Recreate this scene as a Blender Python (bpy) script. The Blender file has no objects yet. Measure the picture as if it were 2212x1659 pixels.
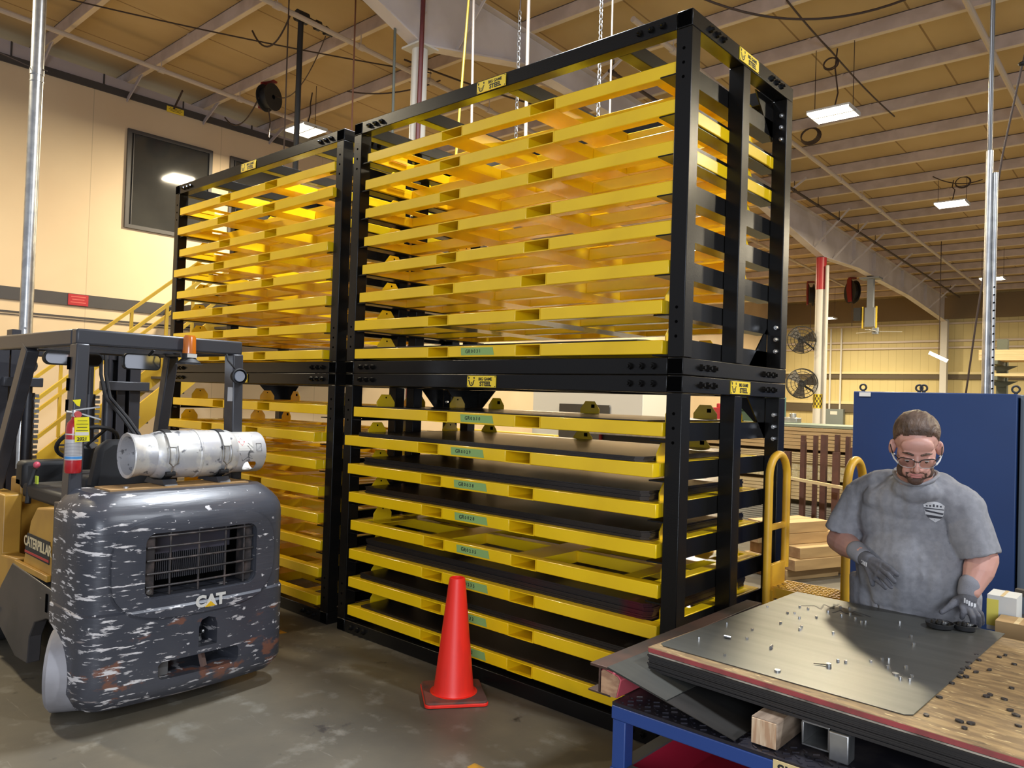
import bpy, bmesh, math, random
from mathutils import Vector, Matrix
random.seed(7)
S = bpy.context.scene
COL = S.collection
V = Vector
PI = math.pi

# ------------------------------------------------------------ camera
cd = bpy.data.cameras.new('camera'); cam = bpy.data.objects.new('camera', cd); COL.objects.link(cam)
cd.sensor_width = 36.0; cd.lens = 27.081; cd.clip_start = 0.05; cd.clip_end = 200
ROT = Matrix(((0.74680, -0.01216, 0.66493), (0.66428, -0.03483, -0.74667), (0.03224, 0.99932, -0.01793)))
ROT = ROT.to_quaternion().to_matrix()
cam.matrix_world = Matrix.Translation((0, 0, 1.78)) @ ROT.to_4x4()
S.camera = cam

# ------------------------------------------------------------ view and world (assumed cool fill; unseen hall sides left open to let it in)
S.view_settings.view_transform = 'Standard'; S.view_settings.look = 'None'
S.view_settings.gamma = 1.0; S.view_settings.use_curve_mapping = False
S.view_settings.exposure = 0.22
S.cycles.use_denoising = True
S.cycles.max_bounces = 8; S.cycles.diffuse_bounces = 4; S.cycles.glossy_bounces = 4
S.cycles.transmission_bounces = 6; S.cycles.sample_clamp_indirect = 6.0
S.cycles.caustics_reflective = False; S.cycles.caustics_refractive = False
W = bpy.data.worlds.new('world'); S.world = W; W.use_nodes = True
bgn = W.node_tree.nodes['Background']
bgn.inputs[0].default_value = (0.82, 0.87, 1.0, 1); bgn.inputs[1].default_value = 0.42

def area_light(name, loc, rot, sx, sy, power, color):
    l = bpy.data.lights.new(name, 'AREA'); l.shape = 'RECTANGLE'; l.size = sx; l.size_y = sy
    l.energy = power; l.color = color
    o = bpy.data.objects.new(name, l); COL.objects.link(o); o.location = loc; o.rotation_euler = rot
    return o
WARM = (1.0, 0.86, 0.60); COOL = (0.86, 0.92, 1.0)
# lamps of the hall: under each ceiling fixture (fixtures themselves are built below)
FIX = [(-4.1, 11.6, 6.13, 330, WARM), (-4.1, 19.0, 6.34, 330, WARM), (-4.6, 26.5, 5.75, 330, WARM), (-11.0, 31.0, 5.3, 300, WARM),
       (-12.3, 7.9, 6.55, 300, WARM), (-4.1, 4.2, 6.6, 300, COOL), (3.4, 4.2, 6.6, 300, COOL), (3.4, 11.6, 6.2, 330, WARM),
       (-12.3, 15.2, 6.3, 300, WARM), (-12.3, 23.0, 6.0, 300, WARM), (3.4, 19.0, 6.0, 330, WARM), (3.4, 26.5, 5.7, 330, WARM),
       (-10.5, 0.5, 6.7, 300, WARM)]  # lamps after the office-wall one are unseen, added to light the hall
for i, (x, y, z, p, c) in enumerate(FIX):
    area_light('lamp_light', (x, y, z - 0.03), (0, 0, 0), 0.6, 0.45, p * 1.55, c)
# assumed daylight: fill light added behind the camera, no door is built
area_light('assumed_daylight_fill', (2.6, -3.2, 2.6), (math.radians(80), 0, math.radians(38)), 3.2, 3.0, 330, (0.82, 0.89, 1.0))
# ------------------------------------------------------------ helpers
class MB:
    """collects shapes in one mesh"""
    def __init__(s, o=(0, 0, 0)):
        s.v = []; s.f = []; s.sm = []; s.o = V(o)
    def add(s, vs, fs, smooth=False):
        n = len(s.v); s.v += [V(p) - s.o for p in vs]
        for f in fs: s.f.append([i + n for i in f]); s.sm.append(smooth)
        return s
    def box(s, x0, x1, y0, y1, z0, z1):
        return s.add([(x, y, z) for z in (z0, z1) for y in (y0, y1) for x in (x0, x1)],
              [(0, 2, 3, 1), (4, 5, 7, 6), (0, 1, 5, 4), (2, 6, 7, 3), (0, 4, 6, 2), (1, 3, 7, 5)])
    def obox(s, c, size, m=None):
        m = m or Matrix.Identity(3); c = V(c); h = [a / 2 for a in size]
        return s.add([c + m @ V((x * h[0], y * h[1], z * h[2])) for z in (-1, 1) for y in (-1, 1) for x in (-1, 1)],
              [(0, 2, 3, 1), (4, 5, 7, 6), (0, 1, 5, 4), (2, 6, 7, 3), (0, 4, 6, 2), (1, 3, 7, 5)])
    def bar(s, a, b, w, h, up=(0, 0, 1)):
        a = V(a); b = V(b); x = (b - a); L = x.length; x = x.normalized(); u = V(up); y = u.cross(x)
        if y.length < 1e-4: y = V((0, 1, 0)).cross(x)
        y = y.normalized(); z = x.cross(y); m = Matrix((x, y, z)).transposed()
        return s.obox((a + b) / 2, (L, w, h), m)
    def cyl(s, a, b, r0, r1=None, n=16, cap=True, smooth=True):
        a = V(a); b = V(b); r1 = r0 if r1 is None else r1; ax = (b - a).normalized()
        x = ax.orthogonal().normalized(); y = ax.cross(x)
        ring = [x * math.cos(2 * PI * i / n) + y * math.sin(2 * PI * i / n) for i in range(n)]
        s.add([a + p * r0 for p in ring] + [b + p * r1 for p in ring], [(i, (i + 1) % n, n + (i + 1) % n, n + i) for i in range(n)], smooth)
        if cap:
            s.add([a + p * r0 for p in ring], [tuple(range(n))]); s.add([b + p * r1 for p in ring], [tuple(range(n))])
        return s
    def tube(s, pts, r, n=8, closed=False, cap=True):
        pts = [V(p) for p in pts]; N = len(pts); rs = r if isinstance(r, (list, tuple)) else [r] * N
        vs = []; prev = None
        for i, p in enumerate(pts):
            if closed: t = pts[(i + 1) % N] - pts[i - 1]
            else: t = pts[min(i + 1, N - 1)] - pts[max(i - 1, 0)]
            t = t.normalized()
            x = t.orthogonal().normalized() if prev is None else (prev - t * prev.dot(t)).normalized()
            prev = x; y = t.cross(x)
            vs += [p + (x * math.cos(2 * PI * k / n) + y * math.sin(2 * PI * k / n)) * rs[i] for k in range(n)]
        fs = []
        for i in range(N if closed else N - 1):
            a = i * n; b = ((i + 1) % N) * n
            fs += [(a + k, a + (k + 1) % n, b + (k + 1) % n, b + k) for k in range(n)]
        s.add(vs, fs, True)
        if cap and not closed:
            s.add(vs[:n], [tuple(range(n))]); s.add(vs[-n:], [tuple(range(n))])
        return s
    def prism(s, poly, axis, a0, a1, smooth=False):
        n = len(poly)
        def p3(p, a):
            return (a, p[0], p[1]) if axis == 'x' else ((p[0], a, p[1]) if axis == 'y' else (p[0], p[1], a))
        vs = [p3(p, a0) for p in poly] + [p3(p, a1) for p in poly]
        s.add(vs, [(i, (i + 1) % n, n + (i + 1) % n, n + i) for i in range(n)], smooth)
        s.add(vs[:n], [tuple(range(n))]); s.add(vs[n:], [tuple(range(n))])
        return s
    def lathe(s, prof, c, m=None, n=24, smooth=True, cap=False):
        """prof [(r,z)] about local z of matrix m placed at c"""
        m = m or Matrix.Identity(3); c = V(c); vs = []
        for r, z in prof:
            vs += [c + m @ V((r * math.cos(2 * PI * k / n), r * math.sin(2 * PI * k / n), z)) for k in range(n)]
        fs = []
        for i in range(len(prof) - 1):
            a = i * n; b = a + n
            fs += [(a + k, a + (k + 1) % n, b + (k + 1) % n, b + k) for k in range(n)]
        s.add(vs, fs, smooth)
        if cap:
            s.add(vs[:n], [tuple(range(n))]); s.add(vs[-n:], [tuple(range(n))])
        return s
    def ball(s, c, r, n=12, m=None):
        rr = r if isinstance(r, (list, tuple)) else (r, r, r)
        m = m or Matrix.Identity(3); c = V(c); k = max(4, n // 2); vs = []
        for i in range(k + 1):
            th = PI * i / k
            for j in range(n):
                ph = 2 * PI * j / n
                vs.append(c + m @ V((rr[0] * math.sin(th) * math.cos(ph), rr[1] * math.sin(th) * math.sin(ph), rr[2] * math.cos(th))))
        fs = [(i * n + j, i * n + (j + 1) % n, (i + 1) * n + (j + 1) % n, (i + 1) * n + j) for i in range(k) for j in range(n)]
        return s.add(vs, fs, True)
    def mesh(s, me, mw):
        n = len(s.v); s.v += [mw @ v.co - s.o for v in me.vertices]
        for p in me.polygons: s.f.append([i + n for i in p.vertices]); s.sm.append(False)
        return s
    def data(s, name, smooth_angle=35):
        me = bpy.data.meshes.new(name); me.from_pydata([tuple(p) for p in s.v], [], s.f); me.validate()
        bm = bmesh.new(); bm.from_mesh(me)
        bmesh.ops.remove_doubles(bm, verts=bm.verts, dist=1e-5)
        bmesh.ops.recalc_face_normals(bm, faces=bm.faces)
        bm.to_mesh(me); bm.free()
        if any(s.sm):
            for p in me.polygons: p.use_smooth = True
            me.set_sharp_from_angle(angle=math.radians(smooth_angle))
        return me
    def build(s, name, m, parent=None, bev=0.0, seg=2, label=None):
        me = s.data(name); ob = bpy.data.objects.new(name, me); COL.objects.link(ob)
        if m: me.materials.append(m)
        if parent: ob.parent = parent
        else: ob.location = s.o
        if bev:
            md = ob.modifiers.new('bevel', 'BEVEL'); md.width = bev; md.segments = seg; md.limit_method = 'ANGLE'; md.angle_limit = math.radians(40)
            md.harden_normals = False
            if not any(s.sm): 
                for p in me.polygons: p.use_smooth = True
                me.set_sharp_from_angle(angle=math.radians(30))
        if label: ob['label'] = label
        return ob

def tag(o, label, cat, group=None, kind=None):
    o['label'] = label; o['category'] = cat
    if group: o['group'] = group
    if kind: o['kind'] = kind
    return o
def thing(name, label, cat, loc=(0, 0, 0), rz=0.0, group=None):
    o = bpy.data.objects.new(name, None); COL.objects.link(o); o.location = loc; o.rotation_euler = (0, 0, rz)
    o.empty_display_size = 0.1
    return tag(o, label, cat, group)
def struct(o):
    o['kind'] = 'structure'; return o
def dup(o, loc=None, label=None, group=None, parent=None):
    c = o.copy(); COL.objects.link(c)
    if parent is not None: c.parent = parent
    if loc is not None: c.location = loc
    if label: c['label'] = label
    if group: c['group'] = group
    for ch in list(o.children): dup(ch, parent=c)
    return c
_tx = {}
def text_data(body, size, bold=0.0, extrude=0.0006, spacing=1.0, shear=0.0):
    k = (body, size, bold, spacing, shear)
    if k in _tx: return _tx[k]
    cu = bpy.data.curves.new('text', 'FONT'); cu.body = body; cu.size = size; cu.extrude = extrude; cu.offset = bold
    cu.space_character = spacing; cu.align_x = 'CENTER'; cu.align_y = 'CENTER'; cu.shear = shear; cu.resolution_u = 3
    ob = bpy.data.objects.new('text', cu); COL.objects.link(ob)
    dg = bpy.context.evaluated_depsgraph_get(); me = bpy.data.meshes.new_from_object(ob.evaluated_get(dg))
    bpy.data.objects.remove(ob); bpy.data.curves.remove(cu); _tx[k] = me
    return me
def face_m(c, right, up):
    """matrix putting text (x right, y up) at c"""
    r = V(right).normalized(); u = V(up).normalized(); n = r.cross(u)
    m = Matrix((r, u, n)).transposed().to_4x4(); m.translation = V(c)
    return m
def bool_op(ob, cutters, op='DIFFERENCE'):
    for c in cutters:
        md = ob.modifiers.new('b', 'BOOLEAN'); md.object = c; md.operation = op; md.solver = 'EXACT'
    dg = bpy.context.evaluated_depsgraph_get(); dg.update()
    me = bpy.data.meshes.new_from_object(ob.evaluated_get(dg)); me.name = ob.name
    ob.modifiers.clear(); ob.data = me
    for c in cutters: bpy.data.objects.remove(c)
    return ob
def rrect(x0, x1, z0, z1, r, n=6):
    out = []
    for cx, cz, a in ((x1 - r, z1 - r, 0), (x0 + r, z1 - r, 90), (x0 + r, z0 + r, 180), (x1 - r, z0 + r, 270)):
        for i in range(n + 1):
            t = math.radians(a + 90 * i / n); out.append((cx + r * math.cos(t), cz + r * math.sin(t)))
    return out
def catenary(a, b, sag, n=14):
    a = V(a); b = V(b)
    return [a.lerp(b, t) - V((0, 0, sag * 4 * t * (1 - t))) for t in [i / n for i in range(n + 1)]]

# ------------------------------------------------------------ materials
def nd(nt, t, **kw):
    n = nt.nodes.new(t)
    for k, v in kw.items(): setattr(n, k, v)
    return n
def mat(name, c, rough=0.5, metal=0.0, c2=None, scale=6.0, stretch=(1, 1, 1), lo=0.4, hi=0.6, detail=4.0, r2=None,
        bump=0.0, bscale=60.0, bstretch=(1, 1, 1), coat=0.0, emit=None, estr=0.0, spec=0.5, coords='Object'):
    m = bpy.data.materials.new(name); m.use_nodes = True; nt = m.node_tree; b = nt.nodes['Principled BSDF']
    b.inputs['Base Color'].default_value = (*c, 1); b.inputs['Roughness'].default_value = rough; b.inputs['Metallic'].default_value = metal
    b.inputs['Coat Weight'].default_value = coat; b.inputs['Coat Roughness'].default_value = 0.08
    b.inputs['Specular IOR Level'].default_value = spec
    if emit: b.inputs['Emission Color'].default_value = (*emit, 1); b.inputs['Emission Strength'].default_value = estr
    tc = nd(nt, 'ShaderNodeTexCoord')
    if c2 is not None:
        mp = nd(nt, 'ShaderNodeMapping'); mp.inputs['Scale'].default_value = stretch
        nz = nd(nt, 'ShaderNodeTexNoise'); nz.inputs['Scale'].default_value = scale; nz.inputs['Detail'].default_value = detail
        rp = nd(nt, 'ShaderNodeMapRange'); rp.inputs[1].default_value = lo; rp.inputs[2].default_value = hi
        mx = nd(nt, 'ShaderNodeMix', data_type='RGBA'); mx.inputs[6].default_value = (*c, 1); mx.inputs[7].default_value = (*c2, 1)
        nt.links.new(tc.outputs[coords], mp.inputs[0]); nt.links.new(mp.outputs[0], nz.inputs['Vector']); nt.links.new(nz.outputs[0], rp.inputs[0])
        nt.links.new(rp.outputs[0], mx.inputs[0]); nt.links.new(mx.outputs[2], b.inputs['Base Color'])
        if r2 is not None:
            rr = nd(nt, 'ShaderNodeMapRange'); rr.inputs[3].default_value = rough; rr.inputs[4].default_value = r2
            nt.links.new(rp.outputs[0], rr.inputs[0]); nt.links.new(rr.outputs[0], b.inputs['Roughness'])
    if bump:
        mp2 = nd(nt, 'ShaderNodeMapping'); mp2.inputs['Scale'].default_value = bstretch
        n2 = nd(nt, 'ShaderNodeTexNoise'); n2.inputs['Scale'].default_value = bscale; n2.inputs['Detail'].default_value = 3
        bp = nd(nt, 'ShaderNodeBump'); bp.inputs['Strength'].default_value = bump; bp.inputs['Distance'].default_value = 0.01
        nt.links.new(tc.outputs[coords], mp2.inputs[0]); nt.links.new(mp2.outputs[0], n2.inputs['Vector'])
        nt.links.new(n2.outputs[0], bp.inputs['Height']); nt.links.new(bp.outputs[0], b.inputs['Normal'])
    return m
def layer(m, c, scale, stretch, lo, hi, detail=5.0, mask=None, rough=None, seed=0.0, coords='Object'):
    """paint another noise layer over a material's colour; mask = (axis, from, to) fades it in along an axis"""
    nt = m.node_tree; b = nt.nodes['Principled BSDF']; tc = next(n for n in nt.nodes if n.type == 'TEX_COORD')
    mp = nd(nt, 'ShaderNodeMapping'); mp.inputs['Scale'].default_value = stretch; mp.inputs['Location'].default_value = (seed, seed * 1.7, seed * .6)
    nz = nd(nt, 'ShaderNodeTexNoise'); nz.inputs['Scale'].default_value = scale; nz.inputs['Detail'].default_value = detail; nz.inputs['Roughness'].default_value = 0.6
    nt.links.new(tc.outputs[coords], mp.inputs[0]); nt.links.new(mp.outputs[0], nz.inputs['Vector'])
    val = nz.outputs[0]
    if mask:
        sp = nd(nt, 'ShaderNodeSeparateXYZ'); nt.links.new(tc.outputs[coords], sp.inputs[0])
        mr = nd(nt, 'ShaderNodeMapRange'); mr.inputs[1].default_value = mask[1]; mr.inputs[2].default_value = mask[2]
        mr.inputs[3].default_value = mask[3] if len(mask) > 3 else -0.2; mr.inputs[4].default_value = 0.0
        nt.links.new(sp.outputs['XYZ'.index(mask[0])], mr.inputs[0])
        ad = nd(nt, 'ShaderNodeMath', operation='ADD'); nt.links.new(val, ad.inputs[0]); nt.links.new(mr.outputs[0], ad.inputs[1]); val = ad.outputs[0]
    rp = nd(nt, 'ShaderNodeMapRange'); rp.inputs[1].default_value = lo; rp.inputs[2].default_value = hi
    nt.links.new(val, rp.inputs[0])
    mx = nd(nt, 'ShaderNodeMix', data_type='RGBA'); mx.inputs[7].default_value = (*c, 1)
    src = b.inputs['Base Color'].links[0].from_socket if b.inputs['Base Color'].links else None
    if src: nt.links.new(src, mx.inputs[6])
    else: mx.inputs[6].default_value = b.inputs['Base Color'].default_value
    nt.links.new(rp.outputs[0], mx.inputs[0]); nt.links.new(mx.outputs[2], b.inputs['Base Color'])
    return m

M = {}
M['yellow'] = mat('yellow_paint', (0.86, 0.56, 0.006), 0.26, c2=(0.80, 0.51, 0.005), scale=2.5, coat=0.3)
M['yellow_dark'] = mat('yellow_worn_paint', (0.62, 0.38, 0.02), 0.4, c2=(0.48, 0.29, 0.03), scale=5)
M['black'] = mat('black_gloss_paint', (0.0055, 0.005, 0.0045), 0.25, bump=0.06, bscale=180, spec=.28)
M['black_matte'] = mat('black_matte', (0.012, 0.012, 0.013), 0.6)
M['hole'] = mat('hole_black', (0.002, 0.002, 0.002), 0.9, spec=0.0)
M['rubber'] = mat('rubber', (0.02, 0.02, 0.022), 0.65)
M['steel'] = mat('dark_mill_steel', (0.10, 0.095, 0.09), 0.38, 0.85, c2=(0.07, 0.066, 0.062), scale=3, stretch=(1, 4, 1), lo=.35, hi=.65)
M['steel_edge'] = mat('steel_edge', (0.075, 0.07, 0.068), 0.45, 0.7, c2=(0.04, 0.037, 0.036), scale=3, stretch=(.3, 1, 40), lo=.4, hi=.6)
M['steel_bright'] = mat('bare_steel', (0.14, 0.14, 0.125), 0.40, 0.7, c2=(0.10, 0.10, 0.09), scale=3.0, stretch=(.35, 5, 1), lo=.3, hi=.7, r2=0.42)
M['zinc'] = mat('zinc', (0.62, 0.62, 0.62), 0.25, 1.0)
M['galv'] = mat('galvanised', (0.55, 0.55, 0.53), 0.32, 0.9, c2=(0.42, 0.42, 0.42), scale=12)
M['white_black'] = mat('sticker_black', (0.01, 0.01, 0.01), 0.5)
M['sign'] = mat('sign_yellow', (0.86, 0.62, 0.04), 0.4)
M['tape'] = mat('green_tape', (0.24, 0.40, 0.13), 0.6)
M['ink'] = mat('ink', (0.01, 0.012, 0.015), 0.6)
M['cone'] = mat('orange_cone', (0.86, 0.025, 0.012), 0.42, c2=(0.62, 0.02, 0.012), scale=9, stretch=(1, 1, .25), lo=.5, hi=.75)
M['dirt'] = mat('dirty_rubber', (0.20, 0.055, 0.035), 0.75, c2=(0.09, 0.045, 0.035), scale=9)
M['purlin'] = mat('purlin_primer', (0.55, 0.46, 0.42), 0.55, c2=(0.46, 0.38, 0.34), scale=3)
M['purlin_lip_lit'] = mat('purlin_flange_lit', (0.70, 0.58, 0.42), 0.6)  # paler than the purlin web: light on the bottom flange put into its colour
M['girder'] = mat('girder_primer', (0.68, 0.62, 0.60), 0.55, c2=(0.58, 0.52, 0.49), scale=1.2)
M['pipe'] = mat('pipe_paint', (0.55, 0.46, 0.38), 0.45)
M['cream'] = mat('cream_wall', (0.68, 0.53, 0.35), 0.6, c2=(0.62, 0.47, 0.30), scale=.8)
M['bronze'] = mat('bronze_trim', (0.055, 0.05, 0.05), 0.45)
M['lav'] = mat('grey_primer', (0.46, 0.40, 0.40), 0.6)
M['glass'] = mat('dark_glass', (0.035, 0.035, 0.035), 0.06, c2=(0.05, 0.05, 0.048), scale=.7, spec=.6)
M['rope_brown'] = mat('brown_cable', (0.05, 0.028, 0.018), 0.6)
M['white_paint'] = mat('white_paint', (0.62, 0.60, 0.55), 0.5)
M['red'] = mat('red_paint', (0.40, 0.02, 0.025), 0.4)
M['wood'] = mat('pine', (0.56, 0.37, 0.16), 0.65, c2=(0.45, 0.28, 0.11), scale=5, stretch=(.4, 6, 6), lo=.35, hi=.65)
M['wood_pale'] = mat('pale_pine', (0.62, 0.47, 0.24), 0.65, c2=(0.52, 0.37, 0.17), scale=5, stretch=(.4, 6, 6), lo=.35, hi=.65)
M['blue'] = mat('blue_cabinet', (0.012, 0.035, 0.115), 0.42, c2=(0.010, 0.030, 0.10), scale=1)
M['cart_blue'] = mat('cart_blue', (0.018, 0.05, 0.20), 0.38, c2=(0.05, 0.035, 0.04), scale=6, lo=.68, hi=.75)
M['lamp'] = mat('lamp_panel', (0.9, 0.9, 0.85), 0.5, emit=(1.0, 0.93, 0.72), estr=9.0)
M['lamp_body'] = mat('lamp_body', (0.6, 0.6, 0.58), 0.5)
M['fork_grey'] = mat('truck_grey', (0.040, 0.041, 0.048), 0.38)
# ------------------------------------------------------------ building shell
RZ = lambda y: 7.6 - 0.035 * y            # underside of the purlins
def grid_mat(name, c, c2, line, pitch, width, axis, rough=0.7, scale=2.0, stretch=(1, 1, 1), bump=0.0):
    m = mat(name, c, rough, c2=c2, scale=scale, stretch=stretch, lo=.3, hi=.7)
    nt = m.node_tree; b = nt.nodes['Principled BSDF']; tc = next(n for n in nt.nodes if n.type == 'TEX_COORD')
    sp = nd(nt, 'ShaderNodeSeparateXYZ'); nt.links.new(tc.outputs['Object'], sp.inputs[0])
    d = nd(nt, 'ShaderNodeMath', operation='DIVIDE'); d.inputs[1].default_value = pitch; nt.links.new(sp.outputs['XYZ'.index(axis)], d.inputs[0])
    f = nd(nt, 'ShaderNodeMath', operation='FRACT'); nt.links.new(d.outputs[0], f.inputs[0])
    l = nd(nt, 'ShaderNodeMath', operation='LESS_THAN'); l.inputs[1].default_value = width; nt.links.new(f.outputs[0], l.inputs[0])
    mx = nd(nt, 'ShaderNodeMix', data_type='RGBA'); mx.inputs[7].default_value = (*line, 1)
    nt.links.new(b.inputs['Base Color'].links[0].from_socket, mx.inputs[6]); nt.links.new(l.outputs[0], mx.inputs[0]); nt.links.new(mx.outputs[2], b.inputs['Base Color'])
    return m
fm = mat('concrete', (0.150, 0.128, 0.090), 0.42, c2=(0.085, 0.074, 0.055), scale=1.3, detail=8, lo=.32, hi=.66, r2=0.55, bump=0.05, bscale=30)
layer(fm, (0.19, 0.175, 0.14), 5, (1, 1, 1), .56, .68, 9)
layer(fm, (0.035, 0.03, 0.026), 6, (1, 1, 1), .66, .74, 5, seed=4)
layer(fm, (0.22, 0.20, 0.16), 9, (.25, 3, 1), .66, .74, 7, seed=9)
struct(MB().box(-18, 9, -5, 36, -0.2, 0).build('floor', fm))
cm = grid_mat('roof_insulation', (0.56, 0.41, 0.20), (0.48, 0.34, 0.15), (0.28, 0.18, 0.07), 1.55, 0.018, 'X', 0.8, 1.1, (1, .5, 1))
mb = MB(); mb.prism([(-3, RZ(-3) + .21), (36, RZ(36) + .21), (36, RZ(36) + .4), (-3, RZ(-3) + .4)], 'x', -18, 8)
struct(mb.build('ceiling', cm))
PY = [11.58 + 1.463 * k for k in range(-8, 16)]
for y in PY:
    z = RZ(y); mb = MB((-4, y, z))
    mb.box(-17.5, 8, y, y + .012, z, z + .205); mb.box(-17.5, 8, y, y + .07, z + .195, z + .207)
    for k in range(12): mb.box(-16.5 + 2 * k, -16.46 + 2 * k, y - .012, y, z + .17, z + .2)
    o = struct(mb.build('purlin_beam', M['purlin']))
    f = MB((-4, y, z)).box(-17.5, 8, y, y + .075, z - .012, z).build('flange', M['purlin_lip_lit'], o)
# tapered portal girder with its columns
gx = -7.66
prof = [(0.5, 6.75), (4.4, 6.82), (5.6, 6.68), (6.55, 6.33), (8.56, 6.775), (16.2, 6.6), (21.0, 5.86), (23.9, 5.98), (26.0, 5.90), (29.4, 5.80), (34.6, 5.42)]
mb = MB((gx, 20, 6.8))
mb.prism(prof + [(34.6, RZ(34.6) - .03), (0.5, RZ(.5) - .03)], 'x', gx - .008, gx + .008)
for y in (6.58, 8.6, 12.5, 16.4, 21.05, 23.5, 25.4, 28.5, 31.5):
    mb.box(gx - .1, gx + .1, y - .008, y + .008, RZ(y) - .6, RZ(y) - .03)
o = struct(mb.build('roof_beam', M['girder']))
mb = MB((gx, 20, 6.8))
for (a, b) in zip(prof[:-1], prof[1:]): mb.bar((gx, a[0], a[1]), (gx, b[0], b[1]), .2, .022)
mb.bar((gx, .5, RZ(.5) - .015), (gx, 34.6, RZ(34.6) - .015), .2, .022)
mb.build('flange', M['girder'], o)
mb = MB((gx, 20, 6.8))
def gbot(y):
    for a, b in zip(prof[:-1], prof[1:]):
        if a[0] <= y <= b[0]: return a[1] + (b[1] - a[1]) * (y - a[0]) / (b[0] - a[0])
for y in (7.2, 10.1, 13.06, 17.44, 20.36, 21.83, 23.3, 26.2, 29.1, 32.0):
    for s in (-1, 1):
        if s < 0 and y > 22: continue
        mb.bar((gx + s * .02, y, gbot(y) + .02), (gx + s * .95, y - .05, RZ(y) + .02), .05, .012, (0, 1, 0))
mb.build('brace', M['girder'], o)
struct(MB((gx, 6.58, 0)).cyl((gx, 6.58, 0), (gx, 6.58, 6.3), .105, n=20).box(gx - .17, gx + .17, 6.41, 6.75, 6.29, 6.315).build('steel_column', M['white_paint']))
c2 = struct(MB((gx, 21.05, 0)).cyl((gx, 21.05, 0), (gx, 21.05, 4.97), .13, n=20).build('steel_column', M['white_paint']))
MB((gx, 21.05, 0)).cyl((gx, 21.05, 4.97), (gx, 21.05, 5.84), .134, n=20).build('red_band', M['red'], c2)
mb = MB((gx, 21.05, 0)).cyl((gx + .2, 20.95, .5), (gx + .2, 20.95, 5.6), .045, n=10); mb.build('conduit', M['white_paint'], c2)
mb = MB((gx, 21.05, 0))
for i in range(5):
    for j in range(10):
        if (i + j) % 2: 
            a = -2.6 + j * .33; a2 = a + .33; r = .133
            p = [(gx + r * math.cos(t), 21.05 + r * math.sin(t), z) for t, z in ((a, 1.78 + i * .07), (a2, 1.78 + i * .07), (a2, 1.85 + i * .07), (a, 1.85 + i * .07))]
            mb.add(p, [(0, 1, 2, 3)])
mb.build('checker_band', M['black_matte'], c2)
MB((gx, 21.05, 0)).cyl((gx, 21.05, 1.76), (gx, 21.05, 2.15), .1315, n=20).build('yellow_band', M['sign'], c2)
struct(MB((gx, 34.75, 0)).box(gx - .12, gx + .12, 34.6, 34.9, 0, 5.5).build('steel_column', M['white_paint']))
# office wall on the left
XW = -14.87
struct(MB((XW, 10, 0)).box(XW - .15, XW, -5, 12.8, 0, 7.1).build('wall_left', grid_mat('office_panels', (0.70, 0.55, 0.36), (0.66, 0.50, 0.32), (0.52, 0.40, 0.26), 2.42, 0.006, 'Y', .6, .7)))
struct(MB((XW, 10, 7.1)).box(XW - .1, XW + .03, -5, 13, 7.085, 7.215).build('trim_1', M['bronze']))
mb = MB((XW, 10, 3.2)).box(XW, XW + .03, -5, 13, 3.155, 3.37)
struct(mb.build('trim_2', M['bronze']))
struct(MB((XW, 10, 2.9)).box(XW, XW + .02, -5, 13, 2.945, 2.97).box(XW, XW + .02, -5, 13, 2.905, 2.915).build('trim_3', M['bronze']))
mb = MB((XW, 10, 7.2)); mb.prism([(-5, 7.2), (36, 7.2), (36, RZ(36) + .0), (-5, RZ(-5))][0:1] + [(10.5, 7.2), (10.5, RZ(10.5)), (-5, RZ(-5))], 'x', XW - .3, XW - .02)
struct(mb.build('trim_4', M['lav']))
for k in range(9):
    y = 4.2 + 1.463 * k - .35
    if RZ(y) - .03 > 7.25: struct(MB((XW, y, 7.2)).box(XW - .02, XW - .005, y, y + .025, 7.2, RZ(y)).build('trim_%d' % (5 + k), M['bronze']))
for y in PY[:7]:
    if y > 2: struct(MB((XW, y, 7.2)).bar((XW, y, 6.95 + .1), (XW + .62, y + .02, RZ(y) + .03), .075, .02, (0, 1, 0)).build('brace_beam', M['lav']))
# office windows
def window(n, y0, y1, z0, z1):
    mb = MB((XW, (y0 + y1) / 2, z0)); t = .07
    mb.box(XW, XW + .05, y0, y1, z1 - t, z1).box(XW, XW + .05, y0, y1, z0, z0 + t).box(XW, XW + .05, y0, y0 + t, z0 + t, z1 - t).box(XW, XW + .05, y1 - t, y1, z0 + t, z1 - t)
    mb.box(XW, XW + .03, y0 + t + .04, y0 + t + .055, z0 + t, z1 - t)
    o = struct(mb.build('window_%d' % n, M['bronze']))
    MB((XW, (y0 + y1) / 2, z0)).box(XW + .001, XW + .012, y0 + .02, y1 - .02, z0 + .02, z1 - .02).build('pane', M['glass'], o)
    return o
window(1, 5.76, 7.40, 4.70, 6.54)
window(2, 7.78, 9.45, 4.70, 6.54)
MB((XW, 4.95, 3.16)).box(XW + .03, XW + .04, 4.87, 5.2, 3.165, 3.36).build('notice_sign', M['red'])
sg = bpy.data.objects['notice_sign']; tag(sg, 'small red notice on the dark band of the office wall', 'sign')
mb = MB((XW, 4.95, 3.16))
for i, w in enumerate((.24, .2, .25)): mb.box(XW + .04, XW + .042, 5.035 - w / 2, 5.035 + w / 2, 3.31 - .05 * i, 3.325 - .05 * i)
mb.build('lettering', mat('faded_red', (.62, .12, .1), .6), sg)
sg = MB((XW, 6.6, 7.05)).box(XW + .03, XW + .045, 6.45, 6.78, 7.06, 7.17).build('warning_sign', M['sign'])
tag(sg, 'small yellow warning sign on the dark trim above the office window', 'sign')
mb = MB((XW, 6.6, 7.05))
for i, w in enumerate((.22, .26, .2)): mb.box(XW + .045, XW + .047, 6.615 - w / 2, 6.615 + w / 2, 7.14 - .025 * i, 7.148 - .025 * i)
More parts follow.
